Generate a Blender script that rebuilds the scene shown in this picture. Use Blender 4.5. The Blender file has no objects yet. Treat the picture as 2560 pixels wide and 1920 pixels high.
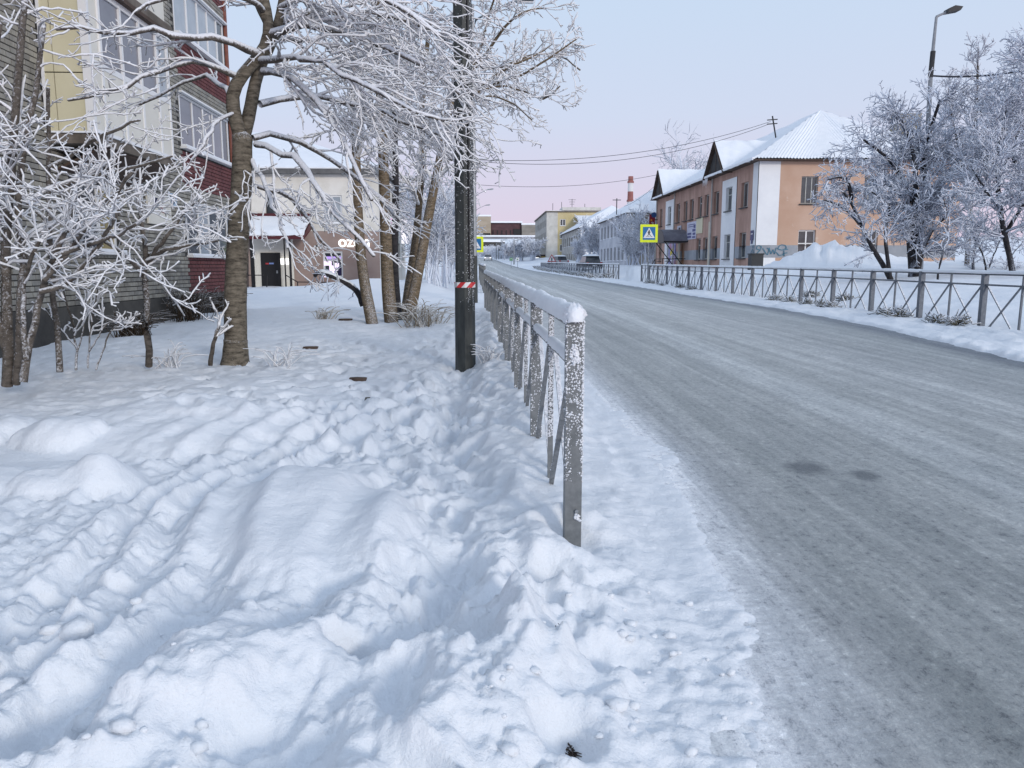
import bpy, math, random
import numpy as np
from mathutils import Vector
random.seed(11)
rng = np.random.default_rng(11)
SC = bpy.context.scene
COL = SC.collection

# ------------------------------------------------------------------ camera
EYE = 1.45
YAW, PITCH = math.radians(2.24), math.radians(8.65)
cam = bpy.data.cameras.new('camera'); cam.lens = 27.0; cam.sensor_width = 36.0
cam.clip_start = 0.05; cam.clip_end = 5000
camo = bpy.data.objects.new('camera', cam); COL.objects.link(camo)
camo.location = (0, 0, EYE); camo.rotation_euler = (math.pi/2 - PITCH, 0, -YAW)
SC.camera = camo

# ------------------------------------------------------------------ sky and light: clear frosty dawn, sun low behind the camera
w = bpy.data.worlds.new('World'); SC.world = w; w.use_nodes = True
nt = w.node_tree; nt.nodes.clear()
out = nt.nodes.new('ShaderNodeOutputWorld')
bg = nt.nodes.new('ShaderNodeBackground')
tc = nt.nodes.new('ShaderNodeTexCoord')
sx = nt.nodes.new('ShaderNodeSeparateXYZ'); nt.links.new(tc.outputs['Generated'], sx.inputs[0])
ramp = nt.nodes.new('ShaderNodeValToRGB'); nt.links.new(sx.outputs['Z'], ramp.inputs[0])
cr = ramp.color_ramp
stops = [(0.0, (.76, .62, .77)), (.045, (.75, .645, .80)), (.11, (.71, .68, .845)), (.18, (.655, .725, .90)),
         (.30, (.61, .735, .92)), (.60, (.585, .71, .91)), (1.0, (.55, .68, .90))]
while len(cr.elements) < len(stops): cr.elements.new(.5)
for e, (p, c) in zip(cr.elements, stops): e.position = p; e.color = (*c, 1)
sky = nt.nodes.new('ShaderNodeTexSky'); sky.sky_type = 'NISHITA'; sky.sun_disc = False
SUN_EL, SUN_AZ = math.radians(16), math.radians(150)      # azimuth from +Y clockwise: behind the camera, to its right
sky.sun_elevation = SUN_EL; sky.sun_rotation = SUN_AZ
mul = nt.nodes.new('ShaderNodeVectorMath'); mul.operation = 'SCALE'; mul.inputs[3].default_value = .06
nt.links.new(sky.outputs[0], mul.inputs[0])
mx = nt.nodes.new('ShaderNodeMix'); mx.data_type = 'RGBA'; mx.inputs['Factor'].default_value = .08
nt.links.new(ramp.outputs[0], mx.inputs['A']); nt.links.new(mul.outputs[0], mx.inputs['B'])
nt.links.new(mx.outputs['Result'], bg.inputs['Color']); bg.inputs['Strength'].default_value = 1.0
nt.links.new(bg.outputs[0], out.inputs[0])
sun = bpy.data.lights.new('sun', 'SUN'); sun.energy = 1.45; sun.angle = math.radians(11); sun.color = (1, .93, .86)
suno = bpy.data.objects.new('sun', sun); COL.objects.link(suno)
suno.location = (20, -40, 30)
sd = Vector((math.sin(SUN_AZ)*math.cos(SUN_EL), math.cos(SUN_AZ)*math.cos(SUN_EL), math.sin(SUN_EL)))
suno.rotation_euler = sd.to_track_quat('Z', 'Y').to_euler()
vs = SC.view_settings
vs.view_transform = 'Standard'; vs.look = 'None'; vs.exposure = 0.05; vs.gamma = 1.0; vs.use_curve_mapping = False
SC.cycles.max_bounces = 6; SC.cycles.diffuse_bounces = 3; SC.cycles.glossy_bounces = 2
SC.cycles.use_denoising = True

# ------------------------------------------------------------------ photograph measurements -> places in the street
F = Vector((math.sin(YAW)*math.cos(PITCH), math.cos(YAW)*math.cos(PITCH), -math.sin(PITCH)))
R = Vector((math.cos(YAW), -math.sin(YAW), 0))
U = R.cross(F)
def at(px, py, Y=None, X=None, Z=None):
    d = F + R*((px-1280)/1920) - U*((py-960)/1920)
    t = Y/d.y if Y is not None else (X/d.x if X is not None else (Z-EYE)/d.z)
    return Vector((0, 0, EYE)) + d*t

# ------------------------------------------------------------------ mesh helpers
def mesh_arrays(name, verts, faces):
    """verts (n,3); faces: list of (m,k) int arrays"""
    me = bpy.data.meshes.new(name)
    verts = np.asarray(verts, dtype=np.float32).reshape(-1, 3)
    faces = [np.asarray(f, dtype=np.int32) for f in faces if len(f)]
    me.vertices.add(len(verts)); me.vertices.foreach_set('co', verts.ravel())
    loops = np.concatenate([f.ravel() for f in faces])
    tot = np.concatenate([np.full(len(f), f.shape[1], np.int32) for f in faces])
    start = np.concatenate([[0], np.cumsum(tot)[:-1]]).astype(np.int32)
    me.loops.add(len(loops)); me.loops.foreach_set('vertex_index', loops)
    me.polygons.add(len(tot)); me.polygons.foreach_set('loop_start', start)
    me.update(calc_edges=True); me.validate()
    return me

ORG = {}
def put(name, me, mat, parent=None, smooth=False):
    o = bpy.data.objects.new(name, me); COL.objects.link(o)
    if mat is not None and hasattr(me, 'materials'):
        me.materials.clear(); me.materials.append(mat)
    if parent is not None: o.parent = parent; ORG[o.name] = ORG.get(parent.name, Vector())
    if smooth: me.polygons.foreach_set('use_smooth', np.ones(len(me.polygons), bool))
    return o
def org(o): return ORG.get(o.name, Vector()) if o is not None else Vector()
def tag(o, label, cat, group=None, kind=None):
    o['label'] = label
    if cat: o['category'] = cat
    if group: o['group'] = group
    if kind: o['kind'] = kind
    return o
def thing(name, label, cat, loc, group=None):
    o = bpy.data.objects.new(name, None); COL.objects.link(o)
    o.location = loc; o.empty_display_size = .1
    ORG[o.name] = Vector(loc)
    return tag(o, label, cat, group)

BOXF = [(0, 3, 2, 1), (4, 5, 6, 7), (0, 1, 5, 4), (1, 2, 6, 5), (2, 3, 7, 6), (3, 0, 4, 7)]
class MB:
    def __init__(s): s.v = []; s.f = []
    def face(s, *pts):
        n = len(s.v); s.v += [tuple(p) for p in pts]; s.f.append(tuple(range(n, n+len(pts)))); return s
    def box(s, x0, x1, y0, y1, z0, z1):
        n = len(s.v)
        s.v += [(x0,y0,z0),(x1,y0,z0),(x1,y1,z0),(x0,y1,z0),(x0,y0,z1),(x1,y0,z1),(x1,y1,z1),(x0,y1,z1)]
        s.f += [tuple(n+i for i in f) for f in BOXF]; return s
    def bar(s, a, b, wx, wy=None, up=(0,0,1)):
        """box beam from a to b with cross-section wx (sideways) by wy (along up)"""
        a, b = Vector(a), Vector(b); wy = wy or wx
        t = (b-a).normalized(); sd_ = t.cross(Vector(up))
        if sd_.length < 1e-4: sd_ = t.cross(Vector((0,1,0)))
        sd_.normalize(); u2 = sd_.cross(t).normalized()
        n = len(s.v)
        for p in (a, b):
            for i, j in ((-1,-1),(1,-1),(1,1),(-1,1)):
                s.v.append(tuple(p + sd_*(wx/2*i) + u2*(wy/2*j)))
        s.f += [tuple(n+i for i in f) for f in BOXF]; return s
    def tube(s, pts, r, k=8, cap=True):
        pts = [Vector(p) for p in pts]; rr = r if isinstance(r, (list, tuple)) else [r]*len(pts)
        n = len(s.v); m = len(pts)
        for i, p in enumerate(pts):
            t = (pts[min(i+1, m-1)] - pts[max(i-1, 0)]).normalized()
            a = t.cross(Vector((0,0,1)) if abs(t.z) < .95 else Vector((1,0,0))).normalized(); b = t.cross(a)
            for j in range(k):
                q = 2*math.pi*j/k
                s.v.append(tuple(p + (a*math.cos(q) + b*math.sin(q))*rr[i]))
        for i in range(m-1):
            for j in range(k):
                j2 = (j+1) % k
                s.f.append((n+i*k+j, n+i*k+j2, n+(i+1)*k+j2, n+(i+1)*k+j))
        if cap:
            s.f.append(tuple(n+j for j in range(k))[::-1]); s.f.append(tuple(n+(m-1)*k+j for j in range(k)))
        return s
    def prism(s, poly, d):
        """polygon (list of points) extruded by vector d"""
        n = len(s.v); k = len(poly); d = Vector(d)
        s.v += [tuple(p) for p in poly] + [tuple(Vector(p)+d) for p in poly]
        s.f.append(tuple(range(n, n+k))[::-1]); s.f.append(tuple(range(n+k, n+2*k)))
        for j in range(k): s.f.append((n+j, n+(j+1) % k, n+k+(j+1) % k, n+k+j))
        return s
    def wall(s, O, UU, W, H, N, openings=(), reveal=.16):
        """flat wall with rectangular openings (u0,u1,v0,v1) and their reveals"""
        O, UU, N = Vector(O), Vector(UU), Vector(N)
        us = sorted({0, W, *[o[0] for o in openings], *[o[1] for o in openings]})
        vs_ = sorted({0, H, *[o[2] for o in openings], *[o[3] for o in openings]})
        us = [u for u in us if 0 <= u <= W]; vs_ = [v for v in vs_ if 0 <= v <= H]
        P = lambda u, v, d=0: tuple(O + UU*u + Vector((0,0,v)) - N*d)
        for i in range(len(us)-1):
            for j in range(len(vs_)-1):
                cu, cv = (us[i]+us[i+1])/2, (vs_[j]+vs_[j+1])/2
                if any(o[0] < cu < o[1] and o[2] < cv < o[3] for o in openings): continue
                s.face(P(us[i],vs_[j]), P(us[i+1],vs_[j]), P(us[i+1],vs_[j+1]), P(us[i],vs_[j+1]))
        for a, b, c, d in openings:
            s.face(P(a,c), P(b,c), P(b,c,reveal), P(a,c,reveal)); s.face(P(a,d), P(a,d,reveal), P(b,d,reveal), P(b,d))
            s.face(P(a,c), P(a,c,reveal), P(a,d,reveal), P(a,d)); s.face(P(b,c), P(b,d), P(b,d,reveal), P(b,c,reveal))
        return s
    def build(s, name, mat, parent=None, smooth=False):
        me = bpy.data.meshes.new(name); L = org(parent)
        me.from_pydata([(x-L.x, y-L.y, z-L.z) for x, y, z in s.v], [], s.f); me.update()
        return put(name, me, mat, parent, smooth)

# ------------------------------------------------------------------ materials
def nodes(name):
    m = bpy.data.materials.new(name); m.use_nodes = True
    t = m.node_tree; b = t.nodes['Principled BSDF']; return m, t, b
def N(t, typ, **kw):
    n = t.nodes.new(typ)
    for k, v in kw.items():
        if k in n.inputs: n.inputs[k].default_value = v
        else: setattr(n, k, v)
    return n
def noise(t, scale, detail=4, rough=.55, stretch=None):
    g = N(t, 'ShaderNodeNewGeometry'); n = N(t, 'ShaderNodeTexNoise'); v = g.outputs['Position']
    if stretch:
        mp = N(t, 'ShaderNodeMapping'); mp.inputs['Scale'].default_value = stretch; t.links.new(v, mp.inputs[0]); v = mp.outputs[0]
    t.links.new(v, n.inputs['Vector'])
    n.inputs['Scale'].default_value = scale; n.inputs['Detail'].default_value = detail; n.inputs['Roughness'].default_value = rough
    return n.outputs['Fac']
def ramp_of(t, fac, stops):
    r = N(t, 'ShaderNodeValToRGB'); e = r.color_ramp.elements
    while len(e) < len(stops): e.new(.5)
    for el, (p, c) in zip(e, stops): el.position = p; el.color = (*c, 1) if len(c) == 3 else c
    t.links.new(fac, r.inputs[0]); return r.outputs[0]
def mixc(t, fac, a, b, mode='MIX'):
    m = N(t, 'ShaderNodeMix', data_type='RGBA', blend_type=mode)
    for s, v in (('Factor', fac), ('A', a), ('B', b)):
        if hasattr(v, 'is_linked') or hasattr(v, 'links'): t.links.new(v, m.inputs[s])
        elif s == 'Factor': m.inputs[s].default_value = v
        else: m.inputs[s].default_value = (*v, 1)
    return m.outputs['Result']
def math_(t, op, a, b=None, clamp=False):
    m = N(t, 'ShaderNodeMath', operation=op, use_clamp=clamp)
    for i, v in enumerate((a, b)):
        if v is None: continue
        if hasattr(v, 'links'): t.links.new(v, m.inputs[i])
        else: m.inputs[i].default_value = v
    return m.outputs[0]
def bump(t, b, h, strength, dist, prev=None):
    n = N(t, 'ShaderNodeBump'); n.inputs['Strength'].default_value = strength; n.inputs['Distance'].default_value = dist
    t.links.new(h, n.inputs['Height'])
    if prev is not None: t.links.new(prev, n.inputs['Normal'])
    t.links.new(n.outputs[0], b.inputs['Normal']); return n.outputs[0]
def M(name, c, c2=None, scale=3, rough=.8, bscale=0, bstr=.3, bdist=.01, metal=0, spec=.4, emit=0, lo=.35, hi=.65, stretch=None, snow=0):
    """plain procedural material: two colours mixed by noise, optional relief and optional snow lying on upward faces"""
    m, t, b = nodes(name)
    b.inputs['Roughness'].default_value = rough; b.inputs['Metallic'].default_value = metal
    b.inputs['Specular IOR Level'].default_value = spec
    col = None
    if c2 is not None: col = ramp_of(t, noise(t, scale, 6, .6, stretch), [(lo, c), (hi, c2)])
    if snow:
        g = N(t, 'ShaderNodeNewGeometry'); sp = N(t, 'ShaderNodeSeparateXYZ'); t.links.new(g.outputs['Normal'], sp.inputs[0])
        f = math_(t, 'ADD', sp.outputs['Z'], math_(t, 'MULTIPLY', math_(t, 'SUBTRACT', noise(t, 35, 4), .5), 1.6))
        f = math_(t, 'MULTIPLY', math_(t, 'ADD', f, snow), 2.2, True)
        col = mixc(t, f, col if col is not None else c, (.80, .82, .86))
    if col is not None: t.links.new(col, b.inputs['Base Color'])
    else: b.inputs['Base Color'].default_value = (*c, 1)
    if bscale: bump(t, b, noise(t, bscale, 4), bstr, bdist)
    if emit:
        b.inputs['Emission Color'].default_value = (*c, 1); b.inputs['Emission Strength'].default_value = emit
    return m
MAT = {}
def snow_mat():
    m, t, b = nodes('snow')
    big = ramp_of(t, noise(t, .9, 5, .6), [(.35, (.81, .84, .88)), (.7, (.87, .89, .92))])
    tan = math_(t, 'MULTIPLY', ramp_of(t, noise(t, 2.3, 6, .65), [(.60, (0, 0, 0)), (.74, (1, 1, 1))]), .08)
    t.links.new(mixc(t, tan, big, (.62, .56, .48)), b.inputs['Base Color'])
    b.inputs['Roughness'].default_value = .75; b.inputs['Specular IOR Level'].default_value = .25
    p = bump(t, b, noise(t, 11, 7, .70), .65, .030)
    bump(t, b, noise(t, 95, 4, .7), .42, .006, p)
    return m
MAT['snow'] = snow_mat()
MAT['drift'] = M('drift_snow', (.82, .85, .89), (.88, .90, .93), 2, .8, 45, .7, .012, spec=.2)
def road_mat():
    m, t, b = nodes('packed_ice_road')
    a = N(t, 'ShaderNodeAttribute', attribute_name='across').outputs['Fac']
    wob = math_(t, 'MULTIPLY', math_(t, 'SUBTRACT', noise(t, .6, 5, .6, (1.4, .07, 1)), .5), .13)
    a2 = math_(t, 'ADD', a, wob)
    lane = ramp_of(t, a2, [(0, (.84, .87, .91)), (.042, (.80, .83, .88)), (.066, (.60, .63, .67)), (.10, (.40, .42, .435)), (.16, (.34, .36, .365)), (.30, (.35, .37, .375)), (.38, (.48, .505, .515)),
                           (.46, (.37, .39, .395)), (.62, (.43, .45, .46)), (.74, (.34, .36, .37)), (.86, (.33, .355, .365)), (.915, (.18, .20, .23)), (.955, (.20, .225, .255)), (.99, (.62, .65, .69))])
    st = ramp_of(t, math_(t, 'ADD', math_(t, 'MULTIPLY', noise(t, 1.0, 7, .68, (6.5, .09, 1)), .65), math_(t, 'MULTIPLY', noise(t, 3.5, 6, .7, (1, .45, 1)), .35)), [(.34, (.72, .74, .75)), (.5, (1.06, 1.06, 1.06)), (.66, (1.48, 1.46, 1.44))])
    gr = ramp_of(t, noise(t, 22, 9, .85, (1, .8, 1)), [(.36, (.40, .42, .45)), (.46, (.95, .95, .95)), (.56, (1.08, 1.08, 1.06)), (.68, (1.75, 1.73, 1.68))])
    c = mixc(t, 1.0, mixc(t, 1.0, lane, st, 'MULTIPLY'), gr, 'MULTIPLY')
    # tyre tread printed along the near edge
    g = N(t, 'ShaderNodeNewGeometry'); sp = N(t, 'ShaderNodeSeparateXYZ'); t.links.new(g.outputs['Position'], sp.inputs[0])
    tick = math_(t, 'SINE', math_(t, 'ADD', math_(t, 'MULTIPLY', sp.outputs['Y'], 2*math.pi/.042), math_(t, 'MULTIPLY', noise(t, 9, 3), 5)))
    band = ramp_of(t, math_(t, 'ADD', a, math_(t, 'MULTIPLY', math_(t, 'SUBTRACT', noise(t, 1.2, 3), .5), .02)), [(.058, (0, 0, 0)), (.063, (1, 1, 1)), (.074, (1, 1, 1)), (.080, (0, 0, 0)), (.086, (0, 0, 0)), (.090, (.7, .7, .7)), (.098, (.7, .7, .7)), (.105, (0, 0, 0))])
    tk = math_(t, 'MULTIPLY', math_(t, 'MULTIPLY', band, math_(t, 'GREATER_THAN', tick, .1)), math_(t, 'MULTIPLY', ramp_of(t, noise(t, 7, 5, .7), [(.40, (.0, .0, .0)), (.6, (.75, .75, .75))]), ramp_of(t, math_(t, 'MULTIPLY', sp.outputs['Y'], .1), [(.29, (1, 1, 1)), (.42, (0, 0, 0))])))
    c = mixc(t, tk, c, (.60, .63, .66))
    for (px, py, ry, rx) in ((2015, 1190, .15, .20), (2162, 1212, .10, .14)):
        q = at(px, py, Z=.02)
        vm = N(t, 'ShaderNodeVectorMath', operation='SUBTRACT'); t.links.new(g.outputs['Position'], vm.inputs[0]); vm.inputs[1].default_value = (q.x, q.y, 0)
        v2 = N(t, 'ShaderNodeVectorMath', operation='MULTIPLY'); t.links.new(vm.outputs[0], v2.inputs[0]); v2.inputs[1].default_value = (1/ry, 1/rx, 0)
        ln = N(t, 'ShaderNodeVectorMath', operation='LENGTH'); t.links.new(v2.outputs[0], ln.inputs[0])
        d = math_(t, 'ADD', ln.outputs['Value'], math_(t, 'MULTIPLY', noise(t, 20, 6, .75), .8))
        f = ramp_of(t, math_(t, 'MULTIPLY', d, .5), [(.45, (.75, .75, .75)), (.80, (0, 0, 0))])
        c = mixc(t, f, c, (.085, .10, .115))
    c = mixc(t, 1.0, c, (1.07, 1.045, 1.02), 'MULTIPLY')
    t.links.new(c, b.inputs['Base Color'])
    b.inputs['Roughness'].default_value = .52; b.inputs['Specular IOR Level'].default_value = .45
    p = bump(t, b, noise(t, 1.0, 6, .65, (14, 1.0, 1)), .5, .02)
    bump(t, b, noise(t, 34, 6, .75), .9, .016, p)
    return m
MAT['road'] = road_mat()
def frost_mat(name, white, bark, thr, nscale=35, amp=1.0, rings=(9, 2.2)):
    """bark whose upper and windward sides carry rime"""
    m, t, b = nodes(name)
    g = N(t, 'ShaderNodeNewGeometry'); sp = N(t, 'ShaderNodeSeparateXYZ'); t.links.new(g.outputs['Normal'], sp.inputs[0])
    f = math_(t, 'ADD', sp.outputs['Z'], math_(t, 'MULTIPLY', math_(t, 'SUBTRACT', noise(t, nscale, 5, .7), .5), amp*2))
    f = math_(t, 'MULTIPLY', math_(t, 'ADD', f, thr), 1.6, True)
    bk = ramp_of(t, noise(t, rings[0], 7, .7, (1, 1, rings[1])), [(.34, bark[0]), (.64, bark[1])])
    t.links.new(mixc(t, f, bk, white), b.inputs['Base Color'])
    b.inputs['Roughness'].default_value = .85; b.inputs['Specular IOR Level'].default_value = .15
    bump(t, b, noise(t, 45, 4, .65) if rings[1] < 4 else noise(t, rings[0]*1.5, 6, .75, (1, 1, rings[1])), .6 if rings[1] < 4 else .9, .012)
    return m
MAT['rime'] = frost_mat('rimed_twig', (.86, .87, .89), ((.26, .25, .25), (.42, .41, .41)), .80)
MAT['rime_shade'] = frost_mat('rimed_twig_shade', (.76, .81, .90), ((.10, .11, .15), (.20, .22, .28)), .72)  # bluer and darker than the near rime: shade put into the colour
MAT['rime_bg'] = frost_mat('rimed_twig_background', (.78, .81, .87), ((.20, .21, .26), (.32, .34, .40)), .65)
MAT['bark'] = frost_mat('bark_brown', (.74, .76, .80), ((.06, .045, .028), (.23, .175, .115)), -.34, 60, 1.1, (9, 3.0))
MAT['bark_big'] = frost_mat('bark_ringed', (.74, .76, .80), ((.045, .038, .030), (.23, .20, .155)), -.40, 60, 1.15, (8, 3.4))
MAT['bark_rimed'] = frost_mat('bark_rimed', (.74, .76, .80), ((.05, .042, .036), (.16, .14, .12)), -.12, 45, 1.2)
MAT['bark_dark'] = frost_mat('bark_dark', (.60, .65, .75), ((.02, .02, .024), (.055, .052, .055)), -.35, 40, .9)
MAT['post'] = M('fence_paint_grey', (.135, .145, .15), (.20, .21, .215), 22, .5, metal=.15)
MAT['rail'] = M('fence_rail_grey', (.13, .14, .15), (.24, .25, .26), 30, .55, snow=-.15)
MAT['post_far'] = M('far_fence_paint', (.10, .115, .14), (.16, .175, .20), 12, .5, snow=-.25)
MAT['frost'] = M('hoar_frost', (.80, .82, .86), (.88, .89, .92), 60, .8)
MAT['pole'] = M('lamp_pole_dark', (.022, .026, .026), (.055, .062, .06), 16, .55, 30, .3, .004, lo=.3, hi=.7, stretch=(1, 1, .25))
MAT['steel'] = M('galvanised_steel', (.22, .24, .26), (.34, .36, .38), 8, .5, metal=.4)
MAT['steel_d'] = M('dark_steel', (.03, .032, .035), None, rough=.6, snow=-.35)
MAT['black'] = M('black_paint', (.012, .012, .014), None, rough=.45)
MAT['white'] = M('white_pvc', (.74, .75, .75), (.80, .80, .80), 4, .4)
MAT['glass'] = M('window_glass', (.035, .042, .05), (.07, .08, .09), 1.5, .06, spec=.8)
MAT['glass_g'] = M('glass_grey_blind', (.17, .17, .20), (.22, .22, .25), 1.2, .12, spec=.6)
MAT['glass_l'] = M('glass_pale', (.30, .34, .38), (.42, .46, .50), 1.0, .1, spec=.6)
MAT['wire'] = M('wire', (.05, .05, .06), None, rough=.7)
# ------------------------------------------------------------------ terrain
def _h(x, y, s):
    h = (x.astype(np.uint64)*np.uint64(374761393) + y.astype(np.uint64)*np.uint64(668265263) + np.uint64(s*362437 + 17)) & np.uint64(0xffffffff)
    h = ((h ^ (h >> np.uint64(13)))*np.uint64(1274126177)) & np.uint64(0xffffffff)
    h = ((h ^ (h >> np.uint64(16)))*np.uint64(2246822519)) & np.uint64(0xffffffff)
    return ((h ^ (h >> np.uint64(15))) & np.uint64(0xffffff)).astype(np.float32)/np.float32(0xffffff)
def vnoise(x, y, s=0):
    x = np.asarray(x, np.float64) + 5000; y = np.asarray(y, np.float64) + 5000
    xi = np.floor(x).astype(np.int64); yi = np.floor(y).astype(np.int64)
    fx = (x-xi).astype(np.float32); fy = (y-yi).astype(np.float32)
    fx = fx*fx*fx*(fx*(fx*6-15)+10); fy = fy*fy*fy*(fy*(fy*6-15)+10)
    a, b, c, d = _h(xi, yi, s), _h(xi+1, yi, s), _h(xi, yi+1, s), _h(xi+1, yi+1, s)
    return (a*(1-fx)+b*fx)*(1-fy) + (c*(1-fx)+d*fx)*fy - .5
def fbm(x, y, o=4, s=0, gain=.5):
    t = 0; a = 1
    for i in range(o):
        t = t + a*vnoise(x*2.03**i + 13.7*i, y*2.03**i - 7.1*i, s+i); a *= gain
    return t
def ss(a, b, x):
    t = np.clip((x-a)/(b-a), 0, 1); return t*t*(3-2*t)
def prof(Y): return np.interp(Y, [-8, 0, 100, 130, 160, 200, 260, 330], [-.06, 0, .8, 1.3, 2.1, 3.4, 4.9, 8.2])
LE = ([-8, 0, 2, 2.4, 3.4, 5.4, 7.4, 9.5, 20, 40, 80, 130, 200, 300], [.5, .60, .80, .93, 1.03, 1.33, 1.28, 1.20, 1.0, .75, .5, -.2, -3.2, -14])
RE = ([-8, 0, 9, 14, 20, 27, 45, 100, 130, 200, 300], [6.6, 6.6, 6.9, 7.5, 7.8, 7.6, 7.4, 7.0, 6.3, 3.2, -8])
def XL(Y): return np.interp(Y, *LE)
def XR(Y): return np.interp(Y, *RE)
def road_z(X, Y): return prof(Y) + .035*(X-1.2)*np.interp(Y, [60, 150], [1, .2])
def FENX(Y): return .43 - .018*(Y-3.56)
def fence_base_r(Y): return .30 + .0075*np.minimum(Y, 110) + np.maximum(0, prof(Y)-.8)

def gp(px, py, z=.17):
    q = at(px, py, Z=z); return (q.x, q.y)
def seg_d(X, Y, pts):
    """distance to a polyline, and the running length at the nearest point"""
    best = np.full(X.shape, 1e9, np.float32); run = np.zeros(X.shape, np.float32); acc = 0.0
    for (ax, ay), (bx, by) in zip(pts[:-1], pts[1:]):
        dx, dy = bx-ax, by-ay; L2 = dx*dx+dy*dy; L = math.sqrt(L2)
        t = np.clip(((X-ax)*dx + (Y-ay)*dy)/L2, 0, 1)
        d = np.hypot(X-ax-t*dx, Y-ay-t*dy); m = d < best
        best[m] = d[m]; run[m] = (acc + t*L)[m]; acc += L
    return best, run
def near_detail(X, Y):
    """everything trodden, drifted or heaped close to the camera; X, Y flat arrays"""
    h = np.zeros(X.shape, np.float32)
    wx = X + .12*fbm(X*2.0, Y*2.0, 3, 31, .38); wy = Y + .12*fbm(X*2.0, Y*2.0, 3, 37, .38)
    rough = np.zeros(X.shape, np.float32)
    # walked path beside the fence
    A = [gp(*p) for p in ((1195, 760), (1180, 850), (1150, 930), (1120, 1010), (1125, 1110), (1150, 1220), (1130, 1340), (1090, 1470), (1060, 1600), (900, 1760), (560, 1900), (200, 2050))]
    d, run = seg_d(wx, wy, A)
    w = .20 + .05*np.sin(run*3.1)
    h -= .062*np.exp(-(d/w)**4)*(.85+.5*fbm(run*1.8, run*0, 3, 34)); h += .03*np.exp(-((d-.33)/.08)**2); rough += np.exp(-(d/.5)**2)
    # second rut along it
    A2 = [(x-.42, y+.1) for x, y in A[3:9]]
    d, run = seg_d(wx, wy, A2); h -= .075*np.exp(-(d/.12)**4)*(.8+.5*fbm(run*1.8, run*0+4, 3, 35)); rough += .8*np.exp(-(d/.3)**2)
    # furrows running down to the left
    for k, (dep, wd, dx, dy) in enumerate(((.062, .11, 0, 0), (.052, .09, -.27, .02), (.045, .10, -.58, .08), (.03, .11, -.88, .1), (.02, .12, -1.2, .1))):
        B = [gp(*p) for p in ((1010, 1040), (880, 1095), (800, 1150), (690, 1230), (600, 1330), (560, 1430), (470, 1560), (300, 1700), (60, 1880))]
        B = [(x+dx, y+dy+.08*math.sin(i*1.9+k)) for i, (x, y) in enumerate(B)]
        d, run = seg_d(wx, wy, B)
        h -= dep*np.exp(-(d/wd)**3.5)*(.85+.5*fbm(run*1.3+k*9, run*0+k, 3, 33)); h += .35*dep*np.exp(-((d-wd*1.55)/.06)**2); rough += .9*np.exp(-(d/.26)**2)
    # smooth untrodden humps
    def hump(px, py, a, rx, ry, rot=0, p=2):
        x0, y0 = gp(px, py); c, s_ = math.cos(rot), math.sin(rot)
        u = ((wx-x0)*c + (wy-y0)*s_)/rx; v = (-(wx-x0)*s_ + (wy-y0)*c)/ry
        return a*np.exp(-(u*u+v*v)**(p/2))
    hm = hump(790, 1320, .11, .50, .78, .25, 7) + hump(760, 1290, .06, .5, .6, .2, 2); h += hm; rough *= 1-.93*np.clip(hm/.11, 0, 1)
    hm = hump(470, 1075, .12, 1.1, .62, .0, 6) + hump(480, 1060, .07, 1., .5); h += hm; rough *= 1-.9*np.clip(hm/.12, 0, 1)
    h += hump(1350, 1600, .10, .24, .30, .3, 4); h += hump(1490, 1290, .05, .3, .5); h += hump(1130, 1680, .07, .22, .16, 0, 5); h += hump(620, 1700, .07, .4, .2, .3, 5)
    # snow-covered stumps at the left: rounded pillows
    def dome(px, py, a, r, z=.2):
        x0, y0 = gp(px, py, z); q = np.clip(1-((wx-x0)**2 + ((wy-y0)*1.15)**2)/(r*(1+.35*fbm(X*3, Y*3, 2, 38)))**2, 0, 1); return a*(1+.5*fbm(X*4, Y*4, 3, 39))*q**.62
    pil = np.maximum.reduce([dome(150, 1095, .16, .30), dome(205, 1195, .17, .33), dome(-20, 1080, .14, .40), dome(0, 1190, .09, .34)])
    h += pil; rough *= np.where(pil > 0, .2, 1)
    # heaps at the lower left, thrown up by a shovel
    h += .07*np.clip(fbm(X*1.6, Y*1.6, 3, 71), 0, 1)*ss(.2, -.6, X)*ss(3.2, 1.8, Y)*2
    # general roughness: trodden crust, shovelled lumps near the road
    tz = ss(-.35, .15, X)*ss(4.0, 3.0, Y)
    rough += 1.1*tz; rough *= 1-.85*ss(.55, .7, X)*ss(3.2, 3.8, Y)
    tl = ss(-.9, -1.5, X)*ss(3.4, 2.4, Y); rough += .55*tl
    mid = ss(4.8, 6.5, Y)*ss(-8.5, -6, X); rough += .55*mid
    rough = np.clip(rough, 0, 1.4)
    rg = 1-np.abs(fbm(wx*4.5, wy*3.2, 4, 51))*3.2
    dirn = .15*X + .99*Y; crs = .99*X - .15*Y
    bil = np.abs(fbm(wx*7, wy*6, 4, 45, .6))
    h += rough*(.036*fbm(wx*4.2, wy*3.4, 4, 41, .55) + .012*rg + .030*(bil-.15) + .022*fbm(wx*19, wy*15, 3, 43, .65))
    h += .05*np.clip(rough+.2, 0, 1)*ss(.1, -.5, X)*ss(5.8, 4.6, Y)*fbm(dirn*1.1+.8*fbm(X*1.5, Y*1.5, 2, 48), crs*6.5, 4, 47, .55)
    h += .05*fbm(X*.9, Y*.9, 3, 5) + .008*fbm(X*7, Y*7, 3, 9)
    h += .035*mid*fbm(X*2.6, Y*5.0, 4, 77, .6)
    # single footprints
    fr = np.random.default_rng(5)
    spots = []
    for i in range(len(A)-3):
        for j in range(2):
            q = fr.random(); a, b = A[i], A[i+1]
            spots.append((a[0]+(b[0]-a[0])*q+fr.normal(0, .13), a[1]+(b[1]-a[1])*q, math.atan2(b[0]-a[0], b[1]-a[1])+fr.normal(0, .3), .8))
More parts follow.
